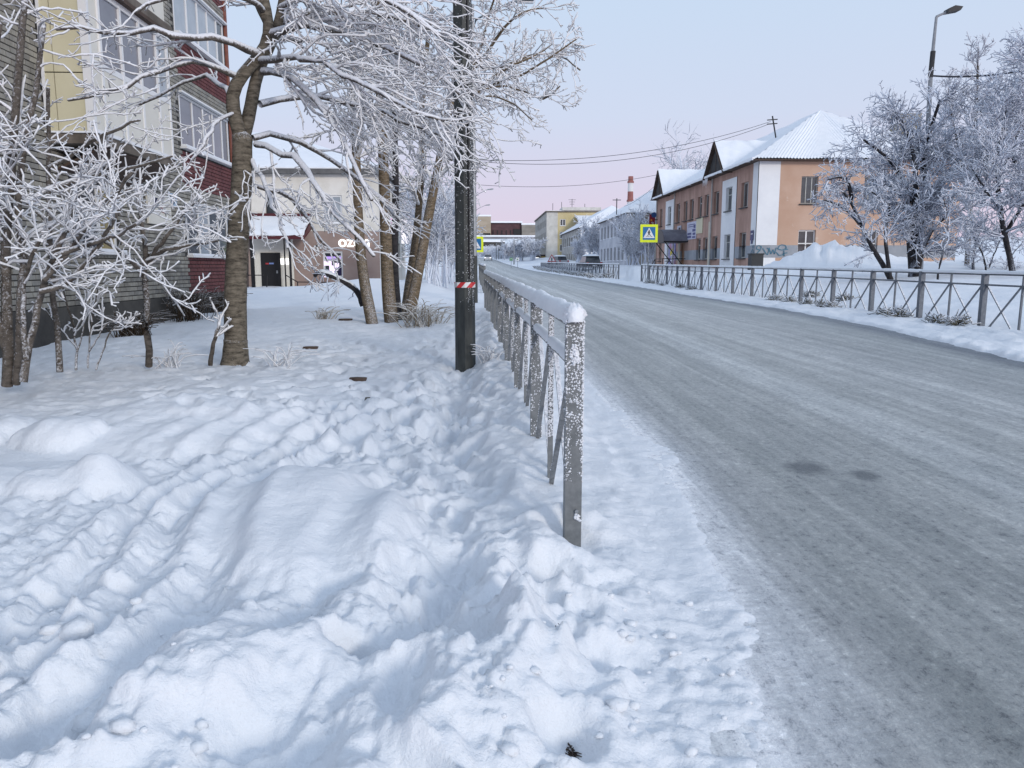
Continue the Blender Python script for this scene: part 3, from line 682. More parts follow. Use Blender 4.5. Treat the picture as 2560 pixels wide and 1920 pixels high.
def window(parent, O, UU, w_, h_, Nn, cols=2, rows=1, fr_=.06, inset=.10, frame=None, glass=None, sill=None, pane_mats=None, transom=None):
    """frame with its panes set back inside an opening; O is the lower corner on the wall face"""
    O, UU, Nn = Vector(O), Vector(UU), Vector(Nn)
    P = lambda u, v, d: O + UU*u + Vector((0, 0, v)) - Nn*d
    def bx(mb, u0, u1, v0, v1, d0, d1):
        a, b = P(u0, v0, d1), P(u1, v1, d0)
        mb.box(min(a.x, b.x), max(a.x, b.x), min(a.y, b.y), max(a.y, b.y), a.z, b.z)
    f = MB(); d0, d1 = inset, inset+.06
    bx(f, 0, w_, 0, fr_, d0, d1); bx(f, 0, w_, h_-fr_, h_, d0, d1); bx(f, 0, fr_, fr_, h_-fr_, d0, d1); bx(f, w_-fr_, w_, fr_, h_-fr_, d0, d1)
    us = [w_*i/cols for i in range(cols+1)] if isinstance(cols, int) else [w_*c for c in cols]
    vs_ = [0, h_] if rows == 1 else [h_*i/rows for i in range(rows+1)]
    if transom: vs_ = [0, h_*transom, h_]
    for u in us[1:-1]: bx(f, u-fr_*.5, u+fr_*.5, fr_, h_-fr_, d0, d1)
    for i in range(len(us)-1):
        for v in vs_[1:-1]: bx(f, us[i]+(fr_ if i == 0 else fr_*.5), us[i+1]-(fr_ if i == len(us)-2 else fr_*.5), v-fr_*.4, v+fr_*.4, d0, d1)
    win = f.build('window', frame or MAT['white'], parent)
    for i in range(len(us)-1):
        for j in range(len(vs_)-1):
            p = MB(); bx(p, us[i]+.005, us[i+1]-.005, vs_[j]+.005, vs_[j+1]-.005, d0+.025, d0+.035)
            g = glass or MAT['glass']
            if pane_mats: g = pane_mats[(i+j) % len(pane_mats)]
            p.build('pane', g, win)
    if sill:
        s = MB(); bx(s, -.08, w_+.08, -.05, 0, -sill, inset+.02); so = s.build('sill', frame or MAT['white'], win)
        s = MB(); bx(s, -.07, w_+.07, .002, .05, -sill+.01, inset-.01); s.build('sill_snow', MAT['drift'], win)
    return win

# --- brick apartment block on the left
def brick_block():
    XF = -7.5
    t = thing('apartment_block', 'grey and dark red brick apartment block with a white glazed balcony at the left', 'building', (XF, 16, .1))
    oc = [(14.8, 16.5, 1.75, 3.05)] + [(20.3, 24.05, z, z+1.3) for z in (1.75, 4.45, 7.15)] + [(10.0, 11.6, 4.35, 5.75), (10.0, 11.6, 1.75, 3.05)]
    b = MB()
    b.wall((XF-.03, 2, -.2), (0, 1, 0), 22.3, 14.2, (1, 0, 0), [(a-2, c-2, d+.2, e+.2) for a, c, d, e in oc], .2)
    b.wall((XF-.03, 24.3, -.2), (-1, 0, 0), 10, 14.2, (0, 1, 0)); b.wall((XF-10.03, 2, -.2), (1, 0, 0), 10, 14.2, (0, -1, 0))
    b.face((XF, 2, 14), (XF, 24.3, 14), (XF-10, 24.3, 14), (XF-10, 2, 14))
    wall = b.build('wall', MAT['mortar'], t)
    MB().box(XF-.3, XF+.035, 2, 24.34, -.3, .74).build('plinth', MAT['plinth'], t)
    # bricks
    spots = []; ph, pl = .0975, .262; r = random.Random(4)
    nz = int((9.6-.75)/ph)
    for j in range(nz):
        z = .755 + j*ph; off = (j % 2)*pl/2; head = (j % 6 == 3)
        l_ = pl/2 if head else pl
        n = int((24.28-8.0)/l_)
        for i in range(n):
            y = 8.0 + off*(.5 if head else 1) + i*l_; y1 = y + l_ - .020
            if y1 > 24.3: continue
            z1 = z + ph - .019
            if any(a-.01 < y1 and y < c+.01 and d-.01 < z1 and z < e+.01 for a, c, d, e in oc): continue
            if 14.0 < y and y1 < 17.6 and z > 3.8: continue
            red = y > 20.15 and not any(e < (z+z1)/2 < e+.42 for e in (3.05, 5.75, 8.45))
            spots.append((y, y1, z, z1, red, r.random(), head))
    XBACK = XF-.035
    vis = [s for s in spots if s[0] > 12.2 and s[2] < 3.5 and not s[4] and not s[6]]
    vis.sort(key=lambda s: s[0]*1.0 + abs(s[2]-1.6)*.25); single = set(id(s) for s in vis[:290])
    bm_ = share('brick', MB().box(-.035, .0, 0, pl-.020, 0, ph-.019))
    bm2 = share('brick', MB().box(-.035, .0, 0, pl-.020, 0, ph-.019)); bm2.materials.append(MAT['brick_g2'])
    groups = {'g': MB(), 'd': MB(), 'r': MB()}
    for s in spots:
        y, y1, z, z1, red, q, head = s; dx = (q*7 % 1)*.008
        if id(s) in single:
            inst('brick', bm2 if q < .3 else bm_, MAT['brick_g'], wall, (XF+dx-.003, y, z))
        else:
            groups['r' if red else ('d' if q < .3 else 'g')].box(XF-.035, XF+dx-.004, y, y1, z, z1)
    for k, mname in (('g', 'brick_g'), ('d', 'brick_g2'), ('r', 'brick_r')):
        o = groups[k].build('brickwork', MAT[mname], wall); o['kind'] = 'stuff'
    # windows
    window(t, (XF, 14.8, 1.75), (0, 1, 0), 1.7, 1.3, (1, 0, 0), [0, .6, 1], 1, .07, .06, sill=.12, pane_mats=[MAT['glass'], M('glass_amber_curtain', (.30, .25, .12), (.38, .32, .17), 3, .15)])
    window(t, (XF, 10.0, 1.75), (0, 1, 0), 1.6, 1.3, (1, 0, 0), 2, 1, .07, .06, sill=.12)
    window(t, (XF, 10.0, 4.35), (0, 1, 0), 1.6, 1.4, (1, 0, 0), 2, 1, .07, .06, sill=.12)
    for z, pm in ((1.75, [MAT['glass'], MAT['glass_l'], MAT['glass'], MAT['glass']]), (4.45, [MAT['glass_g']]*3 + [MAT['glass_g'], MAT['glass']]), (7.15, [MAT['glass_l']]*3 + [MAT['glass_l'], MAT['glass']])):
        window(t, (XF, 20.3, z), (0, 1, 0), 3.75, 1.3, (1, 0, 0), [0, .24, .45, .65, .85, 1], 1, .06, .02, sill=.14, pane_mats=pm)
        MB().box(XF+.002, XF+.10, 20.22, 24.13, z+1.30, z+1.345).build('drip_ledge', MAT['white'], t)
    # lower ledge under the first window row
    MB().box(XF-.02, XF+.03, 24.14, 24.32, .74, 9.6).build('corner_pilaster', M('orange_brick_corner', (.19, .07, .05), (.27, .10, .07), 8, .85), t)
    # glazed balcony
    y0, y1, xf = 14.1, 17.5, -6.68; zb, zs, zt = 3.74, 4.95, 6.25
    bal = MB().box(XF+.003, xf+.06, y0-.05, y1+.05, zb-.17, zb).build('balcony_slab', MAT['slab'], t)
    MB().box(XF+.003, xf+.09, y0-.09, y1+.09, zb+.002, zb+.03).build('slab_edge_snow', MAT['drift'], bal)
    MB().prism([(xf-.0, y0+.2, zb-.17), (xf-.0, y1-.2, zb-.17), (XF+.02, y1-.2, zb-.55), (XF+.02, y0+.2, zb-.55)], (0, 0, -.04)).build('slab_haunch', MAT['wood_d'], bal)
    pn = 5; n0 = [y0, y0+.42, y0+1.25, y0+2.05, y0+2.85, y1]
    for a, c in zip(n0[:-1], n0[1:]):
        MB().box(xf-.04, xf, a+.012, c-.012, zb+.06, zs-.04).build('front_panel', MAT['pvc'], t)
    fm = MB()
    for a in n0: fm.box(xf-.05, xf+.018, a-.035, a+.035, zb+.03, zt)
    fm.box(xf-.05, xf+.012, y0-.03, y1+.03, zs-.05, zs+.05); fm.box(xf-.05, xf+.012, y0-.03, y1+.03, zt-.08, zt+.02); fm.box(xf-.05, xf+.012, y0-.03, y1+.03, zb+.028, zb+.09)
    fm.box(xf-.10, xf+.02, y0-.012, y0+.05, zb+.03, zt)
    fo = fm.build('balcony_frame', MAT['white'], t)
    for i, (a, c) in enumerate(zip(n0[:-1], n0[1:])):
        if i == 0: MB().box(xf-.03, xf-.015, a+.03, c-.03, zs+.05, zt-.08).build('upper_panel', MAT['pvc'], t)
        else: MB().box(xf-.03, xf-.02, a+.03, c-.03, zs+.05, zt-.08).build('balcony_pane', MAT['glass_g'] if i != 4 else MAT['glass_l'], fo)
    for (xa, xb) in ((XF+.05, XF+.20), (XF+.215, xf-.085)):
        for (za, zc) in ((zb+.04, zb+1.0), (zb+1.02, zt)):
            MB().box(xa, xb, y0-.01, y0+.03, za, zc).build('side_panel', MAT['cream'], t)
    MB().box(XF+.002, XF+.05, y0-.03, y0+.0, zb+.04, zt).build('side_trim', MAT['white'], t)
    MB().box(xf-.11, xf+.028, y0-.052, y0-.037, zb+.04, zt).build('corner_trim', MAT['white'], t)
    MB().box(XF+.01, xf-.05, y1-.03, y1+.01, zb+.04, zt).build('far_side_panel', MAT['pvc'], t)
    up = MB().box(XF+.003, xf+.10, y0-.10, y1+.14, zt+.10, zt+.26).build('upper_balcony_slab', MAT['slab'], t)
    MB().box(XF+.003, xf+.12, y0-.12, y1+.16, zt+.022, zt+.098).build('soffit_boards', MAT['wood_d'], up)
    MB().box(XF+.01, xf, y0, y1, zt+.262, zt+2.5).build('upper_balcony_box', MAT['pvc'], up)
    MB().box(XF+.01, xf+.12, y0, y1, zt+.0985, zt+.0995+.1).build('slab_trim', MAT['white'], up) if False else None
    return t
brick_block()
# small board and number plate on the brick wall
q = at(385, 515, X=-7.44); t = thing('wall_board', 'white board with navy and red marks on the brick wall behind the frosted branches', 'board', (q.x, q.y, q.z))
MB().box(-7.49, -7.45, q.y-.30, q.y+1.0, q.z-.40, q.z+.30).build('board', MAT['pvc'], t)
MB().box(-7.449, -7.444, q.y+.05, q.y+.28, q.z-.02, q.z+.2).build('navy_mark', M('navy', (.015, .02, .06), None), t)
MB().prism([(-7.449, q.y+.33, q.z+.02), (-7.449, q.y+.62, q.z-.05), (-7.449, q.y+.60, q.z-.13), (-7.449, q.y+.36, q.z-.1)], (.004, 0, 0)).build('red_mark', M('dark_red', (.22, .005, .015), None), t)
def text(body, loc, rot, size, mat, parent, ext=.004, align='LEFT', name='lettering'):
    c = bpy.data.curves.new(name, 'FONT'); c.body = body; c.size = size; c.extrude = ext; c.align_x = align
    o = bpy.data.objects.new(name, c); COL.objects.link(o); c.materials.append(mat)
    c.offset = .012*size if name == 'sign_lettering' else 0
    me = bpy.data.meshes.new_from_object(o); bpy.data.objects.remove(o); me.name = name
    o = put(name, me, mat, parent); o.location = Vector(loc) - org(parent); o.rotation_euler = rot; return o
RX, RY = (math.pi/2, 0, math.pi/2), (math.pi/2, 0, 0)          # text facing +X, facing -Y
RNX = (math.pi/2, 0, -math.pi/2)                               # facing -X
q = at(432, 500, X=-7.44); t = thing('house_number_plate', 'small pale blue number plate on the brick wall beside the red section', 'plate', (q.x, q.y, q.z))
MB().box(-7.48, -7.46, q.y-.18, q.y+.30, q.z-.14, q.z+.16).build('plate', M('plate_pale_blue', (.40, .52, .66), None, rough=.4), t)
text('28', (-7.455, q.y-.14, q.z-.10), RX, .28, M('plate_digits', (.02, .05, .10), None), t)

def snow_roof_hip(parent, x0, x1, y0, y1, ze, zr, axis, over=.5, th=.10, mat=None, name='roof', hips=(1, 1)):
    """hipped roof with snow on it; ridge along axis"""
    x0 -= over; x1 += over; y0 -= over; y1 += over
    if axis == 'y':
        h = (x1-x0)/2; xm = (x0+x1)/2; a = (xm, y0+h*hips[0], zr); b = (xm, y1-h*hips[1], zr)
        A, B, C, D = (x0,y0,ze), (x1,y0,ze), (x1,y1,ze), (x0,y1,ze)
        fs = [(A, B, a), (B, C, b, a), (C, D, b), (D, A, a, b)]
    else:
        h = (y1-y0)/2; ym = (y0+y1)/2; a = (x0+h*hips[0], ym, zr); b = (x1-h*hips[1], ym, zr)
        A, B, C, D = (x0,y0,ze), (x1,y0,ze), (x1,y1,ze), (x0,y1,ze)
        fs = [(A, B, b, a), (B, C, b), (C, D, a, b), (D, A, a)]
    rf = MB()
    for f in fs: rf.face(*f)
    rf.face(D, C, B, A)
    o = rf.build(name, mat or MAT['wood_d'], parent)
    sn = MB(); up = lambda p, e=th: (p[0], p[1], p[2]+e)
    # snow blanket: slightly inset and rounded at the eaves by subdivided noise
    VV = []; FF = []; nb = 0; n = 14
    for f in fs:
        P = np.array([up(p) for p in f], float)
        if len(P) == 3: P = np.array([P[0], P[1], P[2], P[2]])
        u, v = np.meshgrid(np.linspace(0, 1, n+1), np.linspace(0, 1, n+1)); u = u.ravel()[:, None]; v = v.ravel()[:, None]
        Q = (P[0]*(1-u)+P[1]*u)*(1-v) + (P[3]*(1-u)+P[2]*u)*v
        e = .05*fbm(Q[:, 0]*.9+Q[:, 2], Q[:, 1]*.9, 3, 7)
        e = np.where(v[:, 0] == 0, e - th*.6 + .06*fbm(Q[:, 0]*2.1, Q[:, 1]*2.1, 2, 8), e); Q[:, 2] += e
        VV.append(Q); FF.append(grid_faces(n+1, n+1)+nb); nb += len(Q)
        lipa = Q[:n+1]; lipb = lipa.copy(); lipb[:, 2] = P[0][2]-th+.002
        VV.append(np.concatenate([lipa, lipb])); i_ = np.arange(n); FF.append(np.stack([i_, i_+1, i_+n+2, i_+n+1], 1)+nb); nb += 2*(n+1)
    put('roof_snow', mesh_arrays('roof_snow', np.concatenate(VV)-np.array(org(parent)), [np.concatenate(FF)]), MAT['drift'], o, False)
    return o

# --- white and brown two-storey shop building behind the left trees
MAT['stucco_w'] = M('stucco_cream_white', (.64, .615, .55), (.78, .755, .70), 1.1, .9, 18, .3, .01)
MAT['stucco_b'] = M('stucco_mauve_brown', (.30, .22, .19), (.35, .27, .235), 1.2, .9, 18, .3, .01)
MAT['maroon'] = M('maroon_trim', (.085, .015, .02), None, rough=.5)
MAT['lamp_w'] = M('lit_white', (1, .98, .95), None, emit=1.1)
MAT['lit_purple'] = M('lit_purple_film', (.50, .33, .85), None, emit=.55)
def shop_building():
    Y = 42.0; X0, X1 = -21.0, -5.45; zb, zm, ze = -.2, 3.35, 6.3; YB = 56.0
    t = thing('shop_building', 'two storey cream and brown shop building behind the left hand trees', 'building', (-9, Y, .2))
    A = lambda px_, py0: at(px_, py0, Y=Y)
    w1 = (A(666, 553), A(691, 482)); w2 = (A(806, 558), A(854, 488)); w3 = (A(809, 694), A(856, 628))
    dr = (A(657, 728), A(701, 632))
    op_up = [(a.x-X0, b.x-X0, a.z-zm, b.z-zm) for a, b in (w1, w2)] + [(3, 4.2, 1.0, 2.4), (5.6, 6.8, 1.0, 2.4)]
    op_lo = [(a.x-X0, b.x-X0, a.z-zb, b.z-zb) for a, b in (w3,)]
    MB().wall((X0, Y, zm), (1, 0, 0), X1-X0, ze-zm, (0, -1, 0), op_up).build('upper_wall', MAT['stucco_w'], t)
    MB().wall((X0, Y+.01, zb), (1, 0, 0), X1-X0, zm-zb, (0, -1, 0), op_lo).build('lower_wall', MAT['stucco_b'], t)
    side = [(y-Y, y-Y+1.1, z, z+1.5) for y in (44, 46.4, 48.8, 51.2, 53.6) for z in (1.7, 4.6)]
    MB().wall((X1, Y, zb), (0, 1, 0), YB-Y, ze-zb, (1, 0, 0), side).wall((X1, YB, zb), (-1, 0, 0), X1-X0, ze-zb, (0, 1, 0)).build('side_wall', MAT['stucco_w'], t)
    for a, c, d, e in side: window(t, (X1, Y+a, zb+d), (0, 1, 0), c-a, e-d, (1, 0, 0), 2, 1, .07, .1)
    for i, (a, c, d, e) in enumerate(op_up): window(t, (X0+a, Y, zm+d), (1, 0, 0), c-a, e-d, (0, -1, 0), 2 if i else 1, 1, .09 if i else .05, .08, glass=MAT['glass_l'] if i == 1 else MAT['glass'], frame=MAT['white'] if i else MAT['steel_d'], sill=.12)
    MB().box(X0-.35, X1+.35, Y-.45, Y+.0, ze-.02, ze+.22).build('eave_board', M('eave_grey', (.10, .10, .10), (.16, .16, .16), 3, .8), t)
    MB().box(X1+.003, X1+.45, Y+.003, YB, ze-.02, ze+.22).build('side_eave_board', M('eave_dark', (.05, .05, .055), None), t)
    snow_roof_hip(t, X0, X1, Y, YB, ze+.23, 9.4, 'x', .4, .16)
    # lit shop window
    a, b = w3; wf = window(t, (a.x, Y+.01, a.z), (1, 0, 0), b.x-a.x, b.z-a.z, (0, -1, 0), 1, 1, .10, .06, transom=.66)
    MB().box(a.x+.16, b.x-.1, Y+.05, Y+.058, a.z+(b.z-a.z)*.70, b.z-.28).build('purple_film', MAT['lit_purple'], wf)
    lit = M('lit_poster', (.95, .80, .95), (.55, .35, .75), 3, emit=.9)
    for (u0, u1, v0, v1) in ((.04, .42, .46, .62), (.30, .72, .26, .46), (.20, .55, .06, .26), (.60, .80, .40, .56), (.03, .3, .02, .1)):
        ww, hh = b.x-a.x, b.z-a.z
        MB().box(a.x+u0*ww, a.x+u1*ww, Y+.052, Y+.06, a.z+v0*hh, a.z+v1*hh).build('lit_patch', lit, wf)
    MB().box(a.x+.74*(b.x-a.x), b.x-.08, Y+.05, Y+.062, a.z+.12, a.z+.55).build('dark_patch', M('poster_navy', (.02, .015, .06), None), wf)
    # sign
    q = A(846, 617); sg = text('ozon', (q.x, Y-.06, q.z), RY, .84, MAT['lamp_w'], t, .05, name='sign_lettering')
    q = A(786, 640); lo = MB()
    for s0, s1 in (((786, 617), (806, 611)), ((792, 613), (798, 632)), ((798, 632), (790, 640)), ((788, 626), (784, 618)), ((801, 622), (806, 611))):
        a_, b_ = A(*s0), A(*s1); lo.bar((a_.x, Y-.04, a_.z), (b_.x, Y-.04, b_.z), .10, .06, (0, 1, 0))
    lo.build('script_mark', M('white_letter', (.72, .72, .72), None), t)
    # porch: white recess, black door, canopy, lamp, steps and railings
    a, b = A(632, 736), A(733, 622)
    po = MB().box(a.x, b.x, Y-.06, Y+.005, zb, 3.0).build('porch_wall', MAT['pvc'], t)
    d0, d1 = dr
    door = MB().box(d0.x, d1.x, Y-.11, Y-.062, d0.z, d1.z).build('door', MAT['black'], t)
    MB().box(d1.x-.22, d1.x-.14, Y-.16, Y-.112, d0.z+.95, d0.z+1.1).build('door_handle', MAT['steel'], door)
    MB().box(d0.x+.25, d0.x+.42, Y-.116, Y-.111, d0.z+1.42, d0.z+1.50).build('red_mark', M('sticker_red', (.4, .04, .05), None), door)
    MB().box(d0.x+.44, d0.x+.68, Y-.116, Y-.111, d0.z+1.43, d0.z+1.51).build('blue_mark', M('sticker_blue', (.2, .28, .55), None), door)
    l0 = A(703, 661); l1 = A(723, 646)
    for i in (0, 1):
        ww = (l1.x-l0.x); MB().box(l0.x+i*ww*.53, l0.x+i*ww*.53+ww*.44, Y-.12, Y-.062, l0.z, l1.z).build('lit_panel', MAT['lamp_w'], po)
    e0, e1 = A(622, 625), A(774, 568); yc = Y-1.9; lz = 3.18
    cp = MB(); x_a, x_b = e0.x-.1, at(760, 622, Y=yc).x
    cp.face((x_a, yc, lz-.15), (x_b, yc, lz-.15), (x_b, Y-.01, 4.0), (x_a, Y-.01, 4.0)); cp.face((x_a, yc, lz-.2), (x_a, Y-.01, 3.9), (x_b, Y-.01, 3.9), (x_b, yc, lz-.2))
    cpo = cp.build('canopy', MAT['maroon'], t)
    MB().box(x_a-.02, x_b+.02, yc-.03, yc+.02, lz-.32, lz-.13).build('canopy_fascia', MAT['maroon'], cpo)
    MB().prism([(x_b, yc, lz-.15), (x_b, Y-.01, 3.95), (x_b, Y-.01, 3.45), (x_b, yc, lz-.32)], (.03, 0, 0)).build('canopy_side', MAT['maroon'], cpo)
    n = 16; sn = MB()
    for i in range(n):
        for j in range(6):
            def pt(u, v):
                x = x_a-.04+(x_b-x_a+.05)*u; y = yc-.05+(Y-.02-yc+.04)*v; z = lz-.15+(4.0-lz+.15)*v
                e = .13 + .05*float(fbm(np.array([x*1.7]), np.array([y*1.7]), 3, 4)[0])
                if v == 0: e = .0 + .12*float(vnoise(np.array([x*4]), np.array([1.]), 3)[0])
                if u in (0, 1): e -= .06
                return (x, y, z+e)
            sn.face(pt(i/n, j/6), pt((i+1)/n, j/6), pt((i+1)/n, (j+1)/6), pt(i/n, (j+1)/6))
    sn.build('canopy_snow', MAT['drift'], cpo, True)
    MB().box(x_a, e1.x+.1, Y-.08, Y-.012, 4.12, 4.26).build('maroon_band', MAT['maroon'], t)
    ps = MB()
    for pxx, wd in ((630, .14), (712, .06), (725, .10)):
        q = at(pxx, 640, Y=yc+.1); ps.box(q.x-wd/2, q.x+wd/2, yc+.05, yc+.05+wd, zb, lz-.25)
    ps.build('canopy_posts', MAT['black'], cpo) if False else None
    for pxx, wd in ((630, .16), (712, .06), (725, .10)):
        q = at(pxx, 640, Y=yc+.1); MB().box(q.x-wd/2, q.x+wd/2, yc+.05, yc+.05+wd, zb, lz-.25).build('canopy_post', MAT['black'], t)
    st = MB(); q0, q1 = at(664, 735, Y=yc).x, at(735, 735, Y=yc).x
    MB().box(q0-1.2, q1+.1, yc-.1, Y-.065, zb, .22).build('step', MAT['slab'], t); MB().box(q0-1.2, q1+.12, yc-.45, yc-.102, zb, .08).build('step', MAT['slab'], t)
    for (p0_, p1_) in (((620, 688), (659, 688)), ((715, 688), (744, 705)), ((744, 705), (826, 706)), ((744, 705), (744, 738)), ((811, 706), (811, 714)), ((667, 690), (667, 730)), ((620, 640), (620, 720))):
        a_, b_ = at(*p0_, Y=yc-.3), at(*p1_, Y=yc-.3); MB().bar(a_, b_, .045).build('railing', MAT['black'], t)
    # pink and white signs on the street side
    q = at(976, 565, X=X1+.4); MB().box(X1+.02, X1+.75, q.y-.05, q.y+.05, q.z-.45, q.z+.45).build('pink_sign', M('lit_pink', (.85, .35, .75), None, emit=.8), t)
    MB().box(X1+.8, X1+1.5, q.y+1.9, q.y+2.0, q.z-.9, q.z+.5).build('white_sign', M('lit_pale', (.9, .88, .9), None, emit=.5), t)
    return t
shop_building()

# --- orange two-storey house on the right
MAT['orange'] = M('orange_plaster', (.42, .20, .115), (.50, .27, .17), .9, .9, 14, .3, .01, lo=.40, hi=.72)
MAT['orange_shade'] = M('orange_plaster_shade', (.31, .19, .15), (.49, .32, .26), 1.1, .9, 14, .3, .01, lo=.3, hi=.62, stretch=(1, 1, .35))  # road side copy of the orange, shade darkened into the colour; streaks are stains
def worn_orange():
    m, tt, b = nodes('worn_orange_plaster')
    base = ramp_of(tt, noise(tt, .6, 4), [(.35, (.49, .315, .225)), (.68, (.57, .40, .305))])
    pat = ramp_of(tt, noise(tt, 1.7, 7, .68), [(.60, (0, 0, 0)), (.68, (1, 1, 1))])
    tt.links.new(mixc(tt, math_(tt, 'MULTIPLY', pat, .75), base, (.62, .52, .43)), b.inputs['Base Color']); b.inputs['Roughness'].default_value = .9
    bump(tt, b, noise(tt, 16, 4), .3, .01); return m
MAT['orange_w'] = worn_orange()
MAT['white_p'] = M('white_plaster', (.72, .73, .75), (.80, .81, .82), .8, .9, 14, .25, .01)
MAT['grey_p'] = M('grey_plaster_band', (.27, .29, .32), (.36, .38, .41), 1.1, .9, 14, .3, .01)
MAT['win_wood'] = M('old_grey_window_frame', (.36, .36, .34), (.46, .46, .44), 3, .7)
def orange_house():
    X, Y, X2_, Y2_ = 16.0, 45.0, 28.0, 71.0; zb, ze = .6, 7.5
    t = thing('orange_house', 'two storey orange plaster house with white pilasters and a snowy hipped roof', 'building', (X, Y, 1.0))
    # long facade towards the road (normal -X), u runs along -Y from the far end so that cross(u, z) = normal
    ys = [47.3, 50.2, 53.0, 55.3, 57.0, 59.2, 61.0, 63.3, 66.1, 69.3]; wdt = [1.25, 1.25, 1.15, 1.1, 1.1, 1.1, 1.1, 1.1, 1.15, 1.0]
    up = [(y-w_/2, y+w_/2, 5.05, 6.55) for y, w_ in zip(ys, wdt)]
    lo = [(y-w_/2, y+w_/2, 2.0, 3.55) for y, w_ in zip(ys, wdt) if not 58.3 < y < 66.5] + [(66.1-.55, 66.1+.55, 2.0, 3.55)]
    door = (60.9, 62.1, 1.0, 3.35)
    strips = [(48.75, 51.65), (64.7, 67.5)]
    def seg(y0, y1, z0, z1, mat, nm, off=0.0, opens=None):
        o = [(y1-b_, y1-a_, max(c-z0, 0), min(d-z0, z1-z0)) for a_, b_, c, d in (opens or []) if b_ > y0 and a_ < y1 and d > z0 and c < z1]
        o = [(max(a_, 0), min(b_, y1-y0), c, d) for a_, b_, c, d in o]
        MB().wall((X-off, y1, z0), (0, -1, 0), y1-y0, z1-z0, (-1, 0, 0), o, .22).build(nm, mat, t)
    ops = up + lo + [door]
    cuts = [45.0, 45.85, 48.75, 51.65, 64.7, 67.5, 71.0]
    for a_, b_ in zip(cuts[:-1], cuts[1:]):
        if a_ == 45.0: seg(a_, b_, 2.72, ze, MAT['white_p'], 'corner_pilaster', .03); seg(a_, b_, 2.0, 2.72, MAT['grey_p'], 'grey_band', .0); seg(a_, b_, zb, 2.0, MAT['white_p'], 'wall_base', .0)
        elif (a_, b_) in strips: seg(a_, b_, zb, 7.05, MAT['white_p'], 'white_bay', .03, ops); seg(a_, b_, 7.05, ze, MAT['orange_shade'], 'wall', 0)
        else:
            seg(a_, b_, 2.72, ze, MAT['orange_shade'], 'wall', 0, ops); seg(a_, b_, 2.0, 2.72, MAT['grey_p'] if b_ < 62 or a_ < 60 else MAT['orange_shade'], 'grey_band', .002, ops); seg(a_, b_, zb, 2.0, MAT['orange_shade'], 'wall_base', 0, ops)
    for a_, b_, c, d in up + lo:
        on = X - (.03 if any(s0 < (a_+b_)/2 < s1 for s0, s1 in strips) else 0)
        window(t, (on, b_, c), (0, -1, 0), b_-a_, d-c, (-1, 0, 0), [0, .55, 1], 1, .08, .17, frame=MAT['win_wood'], transom=.68 if (a_*10) % 3 < 1.5 else None)
        MB().box(on-.14, on-.003, a_-.06, b_+.06, c-.07, c-.01).build('window_ledge', MAT['steel_d'], t)
    MB().box(X+.12, X+.2, door[0], door[1], door[2], door[3]).build('door', M('brown_door', (.16, .075, .03), (.22, .10, .04), 3, .6), t)
    for y in (62.5, 54.2): MB().box(X-.05, X-.004, y-.25, y+.25, 1.2, 4.6).build('cream_panel', M('cream_plaster', (.50, .45, .36), (.58, .53, .44), 2, .9), t)
    MB().box(X-.05, X-.004, 56.0, 57.6, 3.9, 5.0).build('cream_panel', MAT['cream'], t)
    # end wall facing the camera
    A = lambda px_, py0: at(px_, py0, Y=Y)
    g = [(A(1993, 640), A(2040, 577)), (A(2001, 510), A(2047, 439)), (A(2151, 640), A(2196, 577)), (A(2158, 510), A(2204, 439))]
    W_ = X2_-X
    op = [(a_.x-X, b_.x-X, a_.z, b_.z) for a_, b_ in g]
    for i in range(4): op[i] = (op[i][0], op[i][1], 2.05 if i % 2 == 0 else 5.1, 3.6 if i % 2 == 0 else 6.65)
    def front(x0, x1, z0, z1, mat, nm, off=0.0):
        o = [(max(a_-x0, 0), min(b_-x0, x1-x0), max(c-z0, 0), min(d-z0, z1-z0)) for a_, b_, c, d in op if b_ > x0 and a_ < x1 and d > z0 and c < z1]
        MB().wall((X+x0, Y-off, z0), (1, 0, 0), x1-x0, z1-z0, (0, -1, 0), o, .22).build(nm, mat, t)
    front(0, 1.25, 2.72, ze, MAT['white_p'], 'corner_pilaster', .03); front(0, W_, 2.0, 2.72, MAT['grey_p'], 'grey_band', .004)
    front(1.25, W_, 2.72, ze, MAT['orange_w'], 'end_wall'); front(0, 1.2, zb, 2.0, MAT['white_p'], 'wall_base', .03); front(1.2, W_, zb, 2.0, MAT['orange_w'], 'wall_base')
    for i, (a_, b_, c, d) in enumerate(op):
        window(t, (X+a_, Y, c), (1, 0, 0), b_-a_, d-c, (0, -1, 0), 2 if i % 2 == 0 else 3, 1, .075 if i % 2 == 0 else .05, .15, transom=.5 if i % 2 == 0 else None, frame=MAT['white'] if i % 2 == 0 else MAT['win_wood'], sill=.12 if i % 2 == 0 else None)
        if i % 2: MB().box(X+a_-.08, X+b_+.08, Y-.14, Y-.003, c-.07, c-.01).build('window_ledge', MAT['steel_d'], t)
    MB().wall((X2_, Y, zb), (0, 1, 0), Y2_-Y, ze-zb, (1, 0, 0)).wall((X2_, Y2_, zb), (-1, 0, 0), W_, ze-zb, (0, 1, 0)).build('rear_wall', MAT['orange_shade'], t)
    # hipped roof with corrugated snow-dusted sheets on the near hip
    ov = .55; xa, xb, ya, yb = X-ov, X2_+ov, Y-ov, Y2_+ov; zr = 11.45; xm = (xa+xb)/2; hy = (xb-xa)/2
    base = MB().box(xa, xb, ya, yb, ze-.03, ze+.03).build('eaves', MAT['wood_d'], t)
